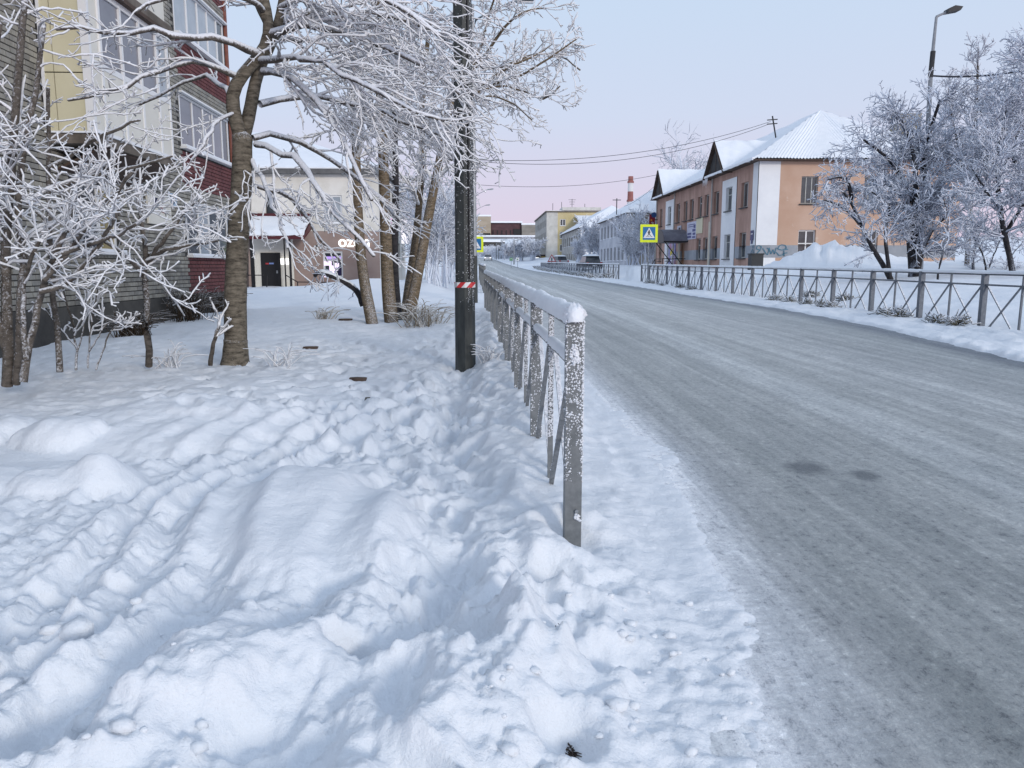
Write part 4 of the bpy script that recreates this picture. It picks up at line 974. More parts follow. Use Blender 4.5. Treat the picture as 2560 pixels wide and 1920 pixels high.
    def sheet(nm, P0, P1, apexL, apexR, nu, nv, amp, smooth=True):
        """slope from eave P0-P1 up to ridge apexL-apexR, with corrugation across"""
        P0, P1, aL, aR = map(Vector, (P0, P1, apexL, apexR)); V = []
        ed = (P1-P0).normalized(); Ln = (P1-P0).length
        for j in range(nv+1):
            v = j/nv; a_, b_ = P0.lerp(aL, v), P1.lerp(aR, v)
            for i in range(nu+1):
                p = a_.lerp(b_, i/nu); s_ = (p-P0).dot(ed)
                e = amp*math.sin(s_*2*math.pi/.19) + .02*math.sin(p.x*.9+1.3*p.y)+.012*math.sin(p.x*2.3-p.y*1.7)
                V.append((p.x, p.y, p.z+e+.07))
        L = np.array(org(t)); me_ = mesh_arrays(nm, np.array(V)-L, [grid_faces(nv+1, nu+1)])
        return put(nm, me_, MAT['drift'], base, smooth)
    sheet('hip_sheet', (xa, ya, ze+.03), (xb, ya, ze+.03), (xm, ya+hy, zr), (xm, ya+hy, zr), 420, 24, .028)
    sheet('road_slope', (xa, yb, ze+.03), (xa, ya, ze+.03), (xm, yb-hy, zr), (xm, ya+hy, zr), 160, 16, .0)
    sheet('rear_slope', (xb, ya, ze+.03), (xb, yb, ze+.03), (xm, ya+hy, zr), (xm, yb-hy, zr), 60, 8, .0)
    sheet('far_hip', (xb, yb, ze+.03), (xa, yb, ze+.03), (xm, yb-hy, zr), (xm, yb-hy, zr), 40, 8, .0)
    edg = MB()
    for i in range(150):
        y = ya + (yb-ya)*i/150; d = .05+.10*abs(float(vnoise(np.array([y*2.3]), np.array([.3]), 6)[0]))+.03
        edg.box(xa-.06, xa+.10, y, y+(yb-ya)/150-.001, ze+.04-d*.6, ze+.12)
    edg.build('eave_snow', MAT['drift'], base)
    # roof vents and broken patch
    for q, s_ in ((at(1999, 328, Y=49), .16), (at(2065, 343, Y=47.5), .2)):
        MB().prism([(q.x-s_, q.y-.05, q.z-.12), (q.x+s_, q.y-.05, q.z-.02), (q.x+s_*.4, q.y-.05, q.z+.1), (q.x-s_*.7, q.y-.05, q.z+.02)], (0, .6, .05)).build('roof_hatch', MAT['black'], base)
    # two gabled dormers
    for yc, zt_, hw in ((52.0, 9.45, 1.95), (68.4, 9.6, 1.9)):
        xd = X-.42; zb_ = ze+.02
        tri = [(xd, yc-hw, zb_), (xd, yc+hw, zb_), (xd, yc, zt_)]
        do = MB().prism(tri, (.12, 0, 0)).build('dormer_gable', M('dormer_dark_boards', (.028, .027, .028), (.05, .048, .048), 3, .85), t)
        xb_ = X + (zt_-ze)/(zr-ze)*hy - .2
        for s_ in (-1, 1):
            e = Vector((xd-.25, yc+s_*(hw+.25), zb_-.12)); r0 = Vector((xd-.25, yc, zt_+.12)); r1 = Vector((xb_+.6, yc, zt_+.12)); e1 = Vector((xd+.9, yc+s_*(hw+.25), zb_-.12))
            MB().prism([e, e1, r1, r0], (0, 0, .06)).build('dormer_roof', MAT['wood_d'], do)
            V = []
            for j in range(9):
                for i in range(13):
                    p = e.lerp(r0, j/8).lerp(e1.lerp(r1, j/8), i/12); V.append((p.x+.08, p.y, p.z+.17+.03*math.sin(i*1.9)))
            L = np.array(org(t)); put('dormer_snow', mesh_arrays('dormer_snow', np.array(V)-L, [grid_faces(9, 13)]), MAT['drift'], do, True)
        for k in range(3): MB().bar((xd-.01, yc-hw*.6+k*hw*.6, zb_+.05), (xd-.01, yc-hw*.6+k*hw*.6, zb_+ (1.3 if k == 1 else .6)), .04).build('gable_batten', MAT['wood_d'], do)
    for y in (53.75, 64.2, 70.7): MB().tube([(X-.10, y, ze-.05), (X-.10, y, 1.3), (X-.25, y, 1.1)], .055, 8).build('drainpipe', MAT['win_wood'], t)
    # icicles under the eave
    for i in range(9):
        y = 53.6+i*.13; l_ = .2+.5*random.random(); MB().tube([(xa+.05, y, ze), (xa+.05, y, ze-l_)], [.03, .004], 5).build('icicle', MAT['frost'], base)
    # chimney stack, mast
    q = at(2266, 330, Y=53); MB().box(q.x-.75, q.x+.75, 52.6, 53.8, 9.0, q.z+1.15).build('chimney', M('chimney_brick', (.16, .14, .09), (.26, .23, .16), 4, .9), base)
    b_ = at(1943, 333, Y=50); c_ = at(1931, 290, Y=50); ms = MB().tube([b_-Vector((0, 0, .6)), c_], .045, 6).build('mast', MAT['steel_d'], base)
    for dz in (.25, .5): MB().bar(c_-Vector((.32, 0, dz)), c_+Vector((.34, 0, -dz+.05)), .06).build('mast_arm', MAT['steel_d'], ms)
    # house number plate at the corner
    q = at(1889, 587, X=X-.06); pl = MB().box(X-.075, X-.06, 45.25, 45.75, q.z-.3, q.z+.28).build('number_plate', M('plate_navy', (.012, .02, .12), None, rough=.4), t)
    MB().box(X-.08, X-.076, 45.35, 45.65, q.z+.05, q.z+.10).build('plate_line', MAT['sg_w'], pl)
    MB().box(X-.075, X-.06, 45.38, 45.62, q.z-.5, q.z-.303).build('number_tab', M('plate_navy_tab', (.012, .02, .12), None, rough=.4), pl)
    # vertical red shop sign at the far corner
    q0, q1 = at(1622, 528, X=X-.6), at(1637, 562, X=X-.6); yy = 70.6; zc0, zc1 = at(1630, 612, Y=yy).z, at(1630, 536, Y=yy).z
    xs = at(1630, 580, Y=yy).x
    sg = MB().box(xs-.28, xs+.24, yy-.06, yy+.06, zc0+.4, zc1).build('vertical_sign', M('sign_maroon_red', (.20, .012, .025), None, rough=.4), t)
    MB().tube([(xs+.12, yy-.07, zc1-.05), (xs+.12, yy+.07, zc1-.05)], .24, 14).build('blue_disc', M('sign_navy', (.03, .08, .22), None), sg)
    MB().tube([(xs-.1, yy-.075, zc1-.52), (xs-.1, yy-.06, zc1-.52)], .09, 10).build('orange_dot', M('sign_orange', (.6, .22, .03), None), sg)
    for i, ch in enumerate('ЗДЕВ'): text(ch, (xs-.15, yy-.075, zc1-1.02-i*.40), RY, .46, MAT['sg_w'], sg, .003)
    MB().box(xs+.24, X, yy-.03, yy+.03, zc1-.5, zc1-.44).build('sign_bracket', MAT['steel_d'], sg)
    MB().box(X-.03, X-.004, 69.6, 70.9, 4.15, 4.6).build('red_fascia', M('fascia_red', (.22, .03, .03), None), t)
    # shop banner, posters, entrance hood and stair
    def banner():
        m, tt, b = nodes('shop_banner'); gg = N(tt, 'ShaderNodeNewGeometry'); v = N(tt, 'ShaderNodeTexVoronoi'); v.inputs['Scale'].default_value = 1.3
        tt.links.new(gg.outputs['Position'], v.inputs['Vector'])
        tt.links.new(ramp_of(tt, v.outputs['Distance'], [(.1, (.30, .30, .52)), (.35, (.10, .12, .36)), (.55, (.42, .36, .55)), (.75, (.30, .09, .14)), (1, (.2, .35, .6))]), b.inputs['Base Color']); return m
    bn = MB().box(X-.06, X-.01, 63.6-.0, 65.9, 1.2, 4.45).build('shop_banner', banner(), t)
    for k in range(6): MB().box(X-.068, X-.061, 64.0, 65.1, 1.35+k*.2, 1.43+k*.2).build('banner_line', MAT['sg_w'], bn)
    MB().prism([(X-.066, 64.1, 2.75), (X-.066, 65.3, 2.35), (X-.066, 65.3, 2.75), (X-.066, 64.1, 3.2)], (.004, 0, 0)).build('banner_yellow_flash', M('banner_yellow', (.6, .48, .05), None), bn)
    pt_ = MB().box(X-.05, X-.02, 57.6, 60.2, 3.55, 4.85).build('notice_poster', M('poster_pale', (.50, .50, .62), (.60, .60, .70), 3, .7), t)
    for k, (a_, b_, z0, z1) in enumerate(((58.0, 59.8, 4.62, 4.68), (58.0, 59.8, 4.48, 4.53), (57.75, 58.3, 4.35, 4.6), (57.75, 58.6, 4.1, 4.3), (57.75, 58.5, 3.85, 4.02), (57.75, 58.6, 3.62, 3.76), (58.9, 60.0, 3.9, 4.05), (58.9, 60.0, 3.66, 3.82))):
        MB().box(X-.056, X-.051, a_, b_, z0, z1).build('poster_text_block', M('poster_ink', (.12, .12, .25), None), pt_)
    MB().box(X-.05, X-.02, 62.0, 63.2, 4.15, 4.75).build('small_notice', M('notice_pale', (.5, .52, .6), None), t)
    hx0, hx1, hy0, hy1 = X-1.9, X-.01, 59.9, 63.1
    V = []; nA = 12
    for j in range(2):
        for i in range(nA+1):
            a_ = math.pi*i/nA; x_ = hx0 if j == 0 else hx1
            V.append((x_, (hy0+hy1)/2+math.cos(a_)*(hy1-hy0)/2, 3.45+math.sin(a_)*.95))
    hood = put('entrance_hood', mesh_arrays('entrance_hood', np.array(V)-np.array(org(t)), [grid_faces(2, nA+1)]), M('hood_grey', (.13, .13, .16), (.19, .19, .22), 2, .6), t, True)
    MB().prism([V[i] for i in range(nA+1)], (.04, 0, 0)).build('hood_end', MAT['black'], hood)
    MB().box(hx0-.02, hx1, hy0-.03, hy1+.03, 3.36, 3.45).build('hood_rim', MAT['black'], hood)
    for y_ in (hy0+.1, hy1-.1):
        MB().bar((hx0+.1, y_, 3.4), (X-.05, y_, 1.2), .07).build('hood_strut', MAT['black'], hood)
    MB().box(hx0, X-.01, hy0+.3, hy1-.3, .7, 1.15).build('stair_landing', MAT['slab'], t)
    for (p, q_) in (((hx0, hy0+.3, 2.1), (X-.1, hy0+.3, 2.1)), ((hx0, hy0+.3, 1.1), (hx0, hy0+.3, 2.1)), ((hx0, hy1-.3, 1.1), (hx0, hy1-.3, 2.1)), ((hx0, hy0+.3, 2.1), (hx0, hy1-.3, 2.1)), ((hx0, hy1-.3, 2.1), (hx0, hy1+2.6, .9)), ((hx0+1.2, hy1-.3, 2.1), (hx0+1.2, hy1+2.6, .9)), ((hx0, hy1+1.2, .7), (hx0, hy1+1.2, 1.55))):
        MB().bar(p, q_, .055).build('railing', MAT['black'], t)
    # graffiti on the grey band
    gm = M('graffiti_teal', (.05, .17, .25), None, rough=.6)
    def ink(lines, f, nm):
        mb = MB()
        for ln in lines:
            for p, q_ in zip(ln[:-1], ln[1:]): mb.bar(f(*p), f(*q_), .006, .055, (0, 0, 1)) if False else mb.bar(f(*p), f(*q_), .045, .008, (0, -1, 0))
        mb.build(nm, gm, t)
    fx = lambda u, v: Vector((X+.05+u*1.9, Y-.045, 2.02+v*.75))
    ink([[(.02,.85),(.0,.65),(.12,.55),(.16,.8),(.08,.92),(.02,.85)], [(.12,.55),(.02,.3),(.1,.2),(.22,.3),(.26,.2)], [(.2,.7),(.32,.25),(.36,.2),(.40,.6),(.33,.72)], [(.40,.75),(.46,.25),(.52,.6),(.57,.25),(.62,.75)],
         [(.62,.4),(.72,.15),(.85,.2)], [(.72,.9),(.66,.65),(.80,.55),(.94,.7),(.9,.92),(.78,.97),(.72,.9)], [(.86,.55),(.88,.1),(.84,.3),(.97,.35)], [(.9,.6),(.99,.62)]], fx, 'graffiti')
    fy = lambda u, v: Vector((X-.045, Y+.02+.8-u*.8, 1.35+v*1.2))
    mb = MB()
    for ln in ([(.2,.3),(.5,.1),(.85,.3),(.9,.7),(.55,.95),(.2,.75),(.2,.3)], [(.3,.8),(.5,.2),(.7,.8)], [(.15,.5),(.9,.55)], [(.6,1.0),(.55,1.15)], [(.75,1.0),(.8,1.15)], [(.3,.35),(.6,.7),(.8,.35)]):
        for p, q_ in zip(ln[:-1], ln[1:]): mb.bar(fy(*p), fy(*q_), .04, .008, (-1, 0, 0))
    mb.build('graffiti', gm, t)
    return t
orange_house()

# --- farther houses on the right
def simple_house(label, X, Y0, Y1, X1, zb, ze, zr, nwin, mat_side, mat_front, wz, roof=True):
    t = thing('house', label, 'building', (X, Y0, zb)); op = []
    L = Y1-Y0; wd = L/(nwin+.6)*.5
    for i in range(nwin):
        u = (i+.55)*L/(nwin+.2)
        for z in wz: op.append((u, u+wd, z-zb, z-zb+1.6))
    MB().wall((X, Y1, zb), (0, -1, 0), L, ze-zb, (-1, 0, 0), op, .2).build('road_wall', mat_side, t)
    MB().wall((X, Y0, zb), (1, 0, 0), X1-X, ze-zb, (0, -1, 0), []).build('end_wall', mat_front, t)
    MB().wall((X1, Y0, zb), (0, 1, 0), L, ze-zb, (1, 0, 0)).wall((X1, Y1, zb), (-1, 0, 0), X1-X, ze-zb, (0, 1, 0)).build('rear_wall', mat_side, t)
    for a_, b_, c, d in op:
        window(t, (X, Y1-a_, zb+c), (0, -1, 0), b_-a_, d-c, (-1, 0, 0), 2, 1, .10, .15, frame=MAT['win_wood'])
        MB().box(X-.10, X-.003, Y1-b_-.05, Y1-a_+.05, zb+c-.08, zb+c-.01).build('window_ledge', MAT['drift'], t)
    if roof: snow_roof_hip(t, X, X1, Y0, Y1, ze, zr, 'y', .5, .16)
    return t
MAT['pale_blue'] = M('pale_weathered_plaster', (.40, .42, .46), (.56, .58, .62), .5, .9)
MAT['weathered'] = M('weathered_plaster', (.26, .26, .25), (.50, .49, .46), .9, .9)
h1 = simple_house('pale two storey house with two rows of tall windows beyond the orange house', 16.7, 88, 110, 29, .8, 7.5, 11.6, 8, MAT['pale_blue'], MAT['weathered'], (2.3, 5.2))
MB().box(17.2, 21.5, 87.9, 87.995, 5.2, 7.2).build('crumbled_plaster', M('crumbled_brick', (.12, .11, .09), (.26, .23, .19), 2, .9), h1)
ms = at(1542, 500, Y=95); t = MB().tube([(ms.x, 95, ms.z-2.2), (ms.x, 95, ms.z+.2)], .06, 6).build('roof_aerial', MAT['steel_d'], h1); MB().bar((ms.x-.5, 95, ms.z), (ms.x+.5, 95, ms.z), .08).build('aerial_arm', MAT['steel_d'], t)
h2 = simple_house('grey two storey house with a long snowy roof before the yellow block', 16.7, 131, 162, 29, .8, 8.0, 12.0, 8, MAT['weathered'], MAT['white_p'], (2.4, 5.4))
def yellow_block():
    X, Y, X1, Y1, zb, ze = 14.6, 175.0, 27.0, 212.0, .8, 13.6
    t = thing('apartment_block', 'four storey pale yellow and white apartment block with flat roof farther up the street', 'building', (X, Y, zb))
    rows = (2.2, 5.0, 7.8, 10.6); my = M('pale_yellow_plaster', (.55, .46, .24), (.62, .53, .32), .5, .9); mw = M('flaking_white_plaster', (.50, .49, .45), (.66, .65, .61), .8, .9); mg = M('weathered_grey_white', (.32, .31, .28), (.46, .45, .42), .6, .9)
    op = [(1.2+i*2.9, 2.7+i*2.9, r_-zb, r_-zb+1.5) for i in range(12) for r_ in rows[1:]]
    MB().wall((X, Y1, zb), (0, -1, 0), Y1-Y, ze-zb, (-1, 0, 0), op, .2).build('road_wall', mg, t)
    for a_, b_, c, d in op: window(t, (X, Y1-a_, zb+c), (0, -1, 0), b_-a_, d-c, (-1, 0, 0), 2, 1, .12, .1, frame=MAT['win_wood'])
    fo = [(at(1398, 0, Y=Y).x-X+.0, 0)]
    w0, w1 = at(1400, 560, Y=Y).x-X, at(1414, 560, Y=Y).x-X
    of = [(w0, w1, r_-zb, r_-zb+1.5) for r_ in rows]
    MB().wall((X, Y, zb), (1, 0, 0), 2.5, ze-zb, (0, -1, 0)).build('white_strip', mw, t)
    MB().wall((X+2.5, Y, zb), (1, 0, 0), X1-X-2.5, ze-zb, (0, -1, 0), [(a_-2.5, b_-2.5, c, d) for a_, b_, c, d in of], .2).build('end_wall', my, t)
    for i, (a_, b_, c, d) in enumerate(of): window(t, (X+a_, Y, zb+c), (1, 0, 0), b_-a_, d-c, (0, -1, 0), 2, 1, .12, .1, glass=M('lit_window_yellow', (.8, .68, .35), None, emit=.5) if i == 0 else MAT['glass'], sill=.15)
    MB().wall((X1, Y, zb), (0, 1, 0), Y1-Y, ze-zb, (1, 0, 0)).build('rear_wall', mg, t)
    MB().box(X-.3, X1+.3, Y-.3, Y1, ze, ze+.25).build('roof', MAT['slab'], t)
    MB().box(X+.1, X1, Y+.2, Y1-.2, ze+.25, ze+.4).build('roof_snow', MAT['drift'], t); MB().box(X+3.5, X1-.2, Y-.05, Y+6, ze+.4, ze+1.1).build('parapet', mw, t)
    for px_, h_ in ((1382, 1.6), (1404, 1.9), (1430, 2.6), (1462, 1.5)):
        q = at(px_, 520, Y=Y+8); a_ = MB().tube([(q.x, Y+8, ze+.3), (q.x, Y+8, ze+1+h_)], .06, 5).build('roof_aerial', MAT['steel_d'], t)
        if px_ in (1430,):
            for dz in (.2, .7, 1.2): MB().bar((q.x-.9+dz*.3, Y+8, ze+1+h_-dz), (q.x+.9-dz*.3, Y+8, ze+1+h_-dz), .07).build('aerial_rod', MAT['steel_d'], a_)
    MB().box(X-2.2, X-.01, Y+3, Y+16, 3.9, 4.3).build('shop_awning', M('awning_dark', (.06, .05, .05), None), t)
    MB().box(X-.9, X-.01, Y+2.5, Y+8, zb, 3.89).build('shop_front', M('ochre_shop_front', (.32, .22, .06), (.40, .28, .09), 2, .7), t)
    for y in (Y+4, Y+8, Y+17):
        MB().box(X-2.5, X-1.4, y, y+.5, 3.0, 3.7).build('lit_sign', MAT['lamp_w'], t)
    return t
yellow_block()
# annex with a snowy roof at the right of the yellow block
t = thing('annex', 'low dark annex with a snowy roof touching the right side of the yellow block', 'building', (27.3, 172, .8))
a_, b_ = at(1446, 566, Y=172), at(1500, 538, Y=172)
MB().box(a_.x, b_.x+3, 168, 174.9, .8, a_.z).build('wall', M('annex_grey', (.10, .10, .11), (.16, .16, .17), 1, .9), t)
MB().prism([(a_.x-.3, 167.6, a_.z), (b_.x+3.3, 167.6, a_.z), (b_.x+3.3, 174.8, b_.z), (a_.x-.3, 174.8, b_.z)], (0, 0, .15)).build('roof_snow', MAT['drift'], t)

# --- striped works chimney and works on the hill
def works_chimney():
    Yc = 400.0; q = at(1577, 441, Y=Yc); zb = gz(q.x, Yc)-2
    t = thing('works_chimney', 'tall red and white striped works chimney on the skyline', 'chimney', (q.x, Yc, zb))
    ys = [441, 455, 479, 502, 520]; mats = [M('chimney_red', (.26, .10, .09), (.32, .14, .12), .2, .9), M('chimney_white', (.60, .60, .60), (.68, .68, .68), .2, .9)]
    zz = [at(1577, y, Y=Yc).z for y in ys] + [zb]; rr = lambda z: 1.25 + (q.z-z)*.022
    for i in range(5): MB().tube([(q.x, Yc, zz[i+1]), (q.x, Yc, zz[i])], [rr(zz[i+1]), rr(zz[i])], 20).build('red_band' if i % 2 == 0 else 'white_band', mats[i % 2], t, False)
    for i in (1, 3): MB().tube([(q.x, Yc, zz[i]-.5), (q.x, Yc, zz[i]+.4)], rr(zz[i])+.35, 20).build('gallery', mats[0], t)
works_chimney()
def works():
    Y = 445.0
    A = lambda x, y: at(x, y, Y=Y)
    t = thing('works_building', 'long works hall of beige, dark red and grey blocks on the snowy hill', 'building', (A(1260, 590).x, Y, A(1260, 592).z))
    for nm, x0, x1, y0, y1, c, c2 in (('beige_tower', 1150, 1227, 541, 592, (.34, .28, .21), (.42, .36, .28)), ('red_hall', 1228, 1305, 557, 594, (.075, .042, .048), (.12, .065, .07)), ('grey_hall', 1304.5, 1345, 562, 592, (.20, .185, .16), (.30, .28, .25))):
        a_, b_ = A(x0, y1), A(x1, y0)
        MB().box(a_.x, b_.x, Y + (0 if nm != 'red_hall' else 2), Y+30, a_.z-6, b_.z).build(nm, M(nm+'_cladding', c, c2, .15, .9, stretch=(1, 1, 3)), t)
        MB().box(a_.x-.2, b_.x+.2, Y-.2, Y+30, b_.z+.01, b_.z+.9).build(nm.split('_')[0]+'_roof_snow', MAT['drift'], t)
    for i in range(6):
        a_, b_ = A(1232+i*11, 588), A(1234+i*11, 575); MB().box(a_.x, b_.x, Y+1.5, Y+1.99, a_.z, b_.z).build('bay_gap', MAT['black'], t)
    a_, b_ = A(1284, 586), A(1304, 572); MB().box(a_.x, b_.x, Y+1.2, Y+1.99, a_.z, b_.z).build('dark_doorway', MAT['black'], t)
    a_, b_ = A(1195, 589), A(1226, 583); MB().box(a_.x, b_.x, Y-.6, Y-.01, a_.z, b_.z).build('dark_loading_gap', MAT['black'], t)
    for i in range(5):
        a_, b_ = A(1199+i*6, 603), A(1202+i*6, 591); MB().box(a_.x, b_.x, Y-14, Y-12, a_.z-3, b_.z).build('white_pier', MAT['white_p'], t)
works()
# snowed-in retaining walls and railings on the slope
for lab, x0, x1, y0, y1, Y in (('long grey parapet on the slope below the works hall', 1185, 1345, 601, 592, 420), ('dark retaining wall across the slope above the bend of the road', 1195, 1262, 612, 605, 360)):
    a_, b_ = at(x0, y0, Y=Y), at(x1, y1, Y=Y); t = thing('parapet', lab, 'wall', (a_.x, Y, a_.z))
    MB().box(a_.x, b_.x, Y, Y+2, a_.z-4, b_.z).build('wall', M('parapet_grey', (.20, .20, .22), (.30, .30, .33), .1, .9) if Y == 420 else MAT['plinth'], t)
    MB().box(a_.x, b_.x, Y-.3, Y+4, b_.z+.01, b_.z+.8).build('snow_cap', MAT['drift'], t)
for k, (x, y0, y1) in enumerate(((1241, 651, 608), (1246, 652, 611), (1253, 652, 600), (1256, 652, 602), (1285, 668, 602))):
    Y = 150 if k == 4 else 200+k*8; a_, b_ = at(x, y0, Y=Y), at(x, y1, Y=Y); zb = gz(a_.x, Y)-.2
    labs = ['leftmost of the thin far poles by the bend', 'second thin far pole by the bend', 'third thin far pole by the bend, with a cross plate', 'fourth thin far pole by the bend', 'nearest thin pole beside the far pair of small signs']
    t = thing('utility_pole', labs[k], 'pole', (a_.x, Y, zb), 'thin far poles by the bend')
    MB().tube([(a_.x, Y, zb), (a_.x, Y, b_.z)], [.16, .11], 6).build('pole', MAT['steel'], t)
    MB().bar((a_.x-.1, Y, b_.z), (a_.x+1.6, Y, b_.z+.3), .10).build('arm', MAT['steel'], t)
    if k == 2: q = at(1254, 625, Y=Y); MB().box(q.x-.9, q.x+.9, Y-.2, Y+.2, q.z-.2, q.z+.2).build('cross_plate', MAT['steel_d'], t)
# ------------------------------------------------------------------ frosted trees and shrubs
class Tubes:
    def __init__(s): s.d = {}; s.n = 0
    def add(s, pts, rad, k):
        s.d.setdefault((len(pts), k), []).append((pts, rad)); s.n += 1
    def build(s, name, mat, parent, knob=.18, seed=1):
        r = np.random.default_rng(seed); V = []; Fq = []; Ft = []; base = 0
        for (n, k), lst in s.d.items():
            Pn = np.array([[tuple(p) for p in a] for a, _ in lst], float); Rn = np.array([b for _, b in lst], float); m = len(lst)
            Rn = Rn*(1+knob*r.uniform(-1, 1.2, Rn.shape))
            T = np.gradient(Pn, axis=1); T /= np.linalg.norm(T, axis=2, keepdims=True)+1e-9
            ref = np.where((np.abs(T[:, :1, 2:3]) < .9), np.array([[[0, 0, 1.]]]), np.array([[[1., 0, 0]]])); ref = np.broadcast_to(ref, T.shape)
            A = np.cross(T, ref); A /= np.linalg.norm(A, axis=2, keepdims=True)+1e-9; B = np.cross(A, T)
            an = np.arange(k)*2*np.pi/k
            ring = Pn[:, :, None, :] + Rn[:, :, None, None]*(np.cos(an)[None, None, :, None]*A[:, :, None, :] + np.sin(an)[None, None, :, None]*B[:, :, None, :])
            tip = Pn[:, -1] + T[:, -1]*Rn[:, -1:]*.7
            vv = np.concatenate([ring.reshape(m, n*k, 3), tip[:, None, :]], 1); V.append(vv.reshape(-1, 3))
            i = np.arange(n*k).reshape(n, k); j = np.roll(i, -1, 1)
            q = np.stack([i[:-1], j[:-1], j[1:], i[1:]], -1).reshape(-1, 4)
            tr = np.stack([i[-1], j[-1], np.full(k, n*k)], -1)
            off = base + np.arange(m)[:, None, None]*(n*k+1)
            Fq.append((q[None]+off).reshape(-1, 4)); Ft.append((tr[None]+off).reshape(-1, 3)); base += m*(n*k+1)
        me = mesh_arrays(name, np.concatenate(V)-np.array(org(parent)), [np.concatenate(Fq), np.concatenate(Ft)])
        return put(name, me, mat, parent, True)
RT = random.Random(21)
def rv(): return Vector((RT.gauss(0, 1), RT.gauss(0, 1), RT.gauss(0, 1)))
FLAT = 1.0
def perp(d):
    v = rv(); v.z *= FLAT; v = v - d*v.dot(d); return v.normalized()
def spread(pts, n):
    """resample a polyline by a smooth curve to n points"""
    P = np.array([tuple(p) for p in pts], float); d = np.concatenate([[0], np.cumsum(np.linalg.norm(np.diff(P, axis=0), axis=1))])
    t = np.linspace(0, d[-1], n)
    # Catmull-Rom like smoothing: interpolate then average
    Q = np.stack([np.interp(t, d, P[:, i]) for i in range(3)], 1)
    for _ in range(2): Q[1:-1] = (Q[:-2]+2*Q[1:-1]+Q[2:])/4
    return [Vector(q) for q in Q], d[-1]
def grow(tb, p, d, L, r0, lev, C):
    n = C['n'][lev]; pts = [p.copy()]; dd = d.normalized(); st = L/(n-1)
    for i in range(n-1):
        dd = (dd + rv()*C['wig'][lev] + Vector((0, 0, C['grav'][lev])) + C['bias']*C.get('bw', [0, 0, 0, 0])[lev]).normalized()
        p = p + dd*st; pts.append(p.copy())
    r1 = max(C['rmin'], r0*C['taper'][lev]); rad = [r0+(r1-r0)*i/(n-1) for i in range(n)]
    tb.add(pts, rad, C['k'][lev])
    if lev+1 < len(C['n']): kids(tb, pts, rad, L, lev, C)
def kids(tb, pts, rad, L, lev, C, t0=None):
    n = len(pts); m = max(1, int(L*C['dens'][lev]*RT.uniform(.8, 1.2)+.5))
    for _ in range(m):
        t = RT.uniform(C['t0'][lev] if t0 is None else t0, 1.0); x = t*(n-1); i = min(int(x), n-2); f = x-i
        p = pts[i].lerp(pts[i+1], f); tg = (pts[i+1]-pts[i]).normalized()
        a = math.radians(RT.uniform(*C['ang'][lev])); nd = tg*math.cos(a) + perp(tg)*math.sin(a)
        L2 = RT.uniform(*C['len'][lev])*(1-.45*t if C.get('short', True) else 1)
        grow(tb, p, nd, L2, max(C['rmin'], rad[i]*C['rr'][lev]), lev+1, C)
def limb(tb_list, pts, r0, r1, n=12, k=8):
    q, L = spread(pts, n); jt = (min(.022, .16*L/n) if k == 8 and r0 < .06 else min(.008, .06*L/n)) if r0 < .06 else 0
    q = [p + rv()*jt if 0 < i < n-1 else p for i, p in enumerate(q)]
    rad = [r0+(r1-r0)*i/(n-1) for i in range(n)]
    for tb in tb_list: tb.add(q, rad, k)
    return q, rad, L
Z0 = Vector((0, 0, 0))

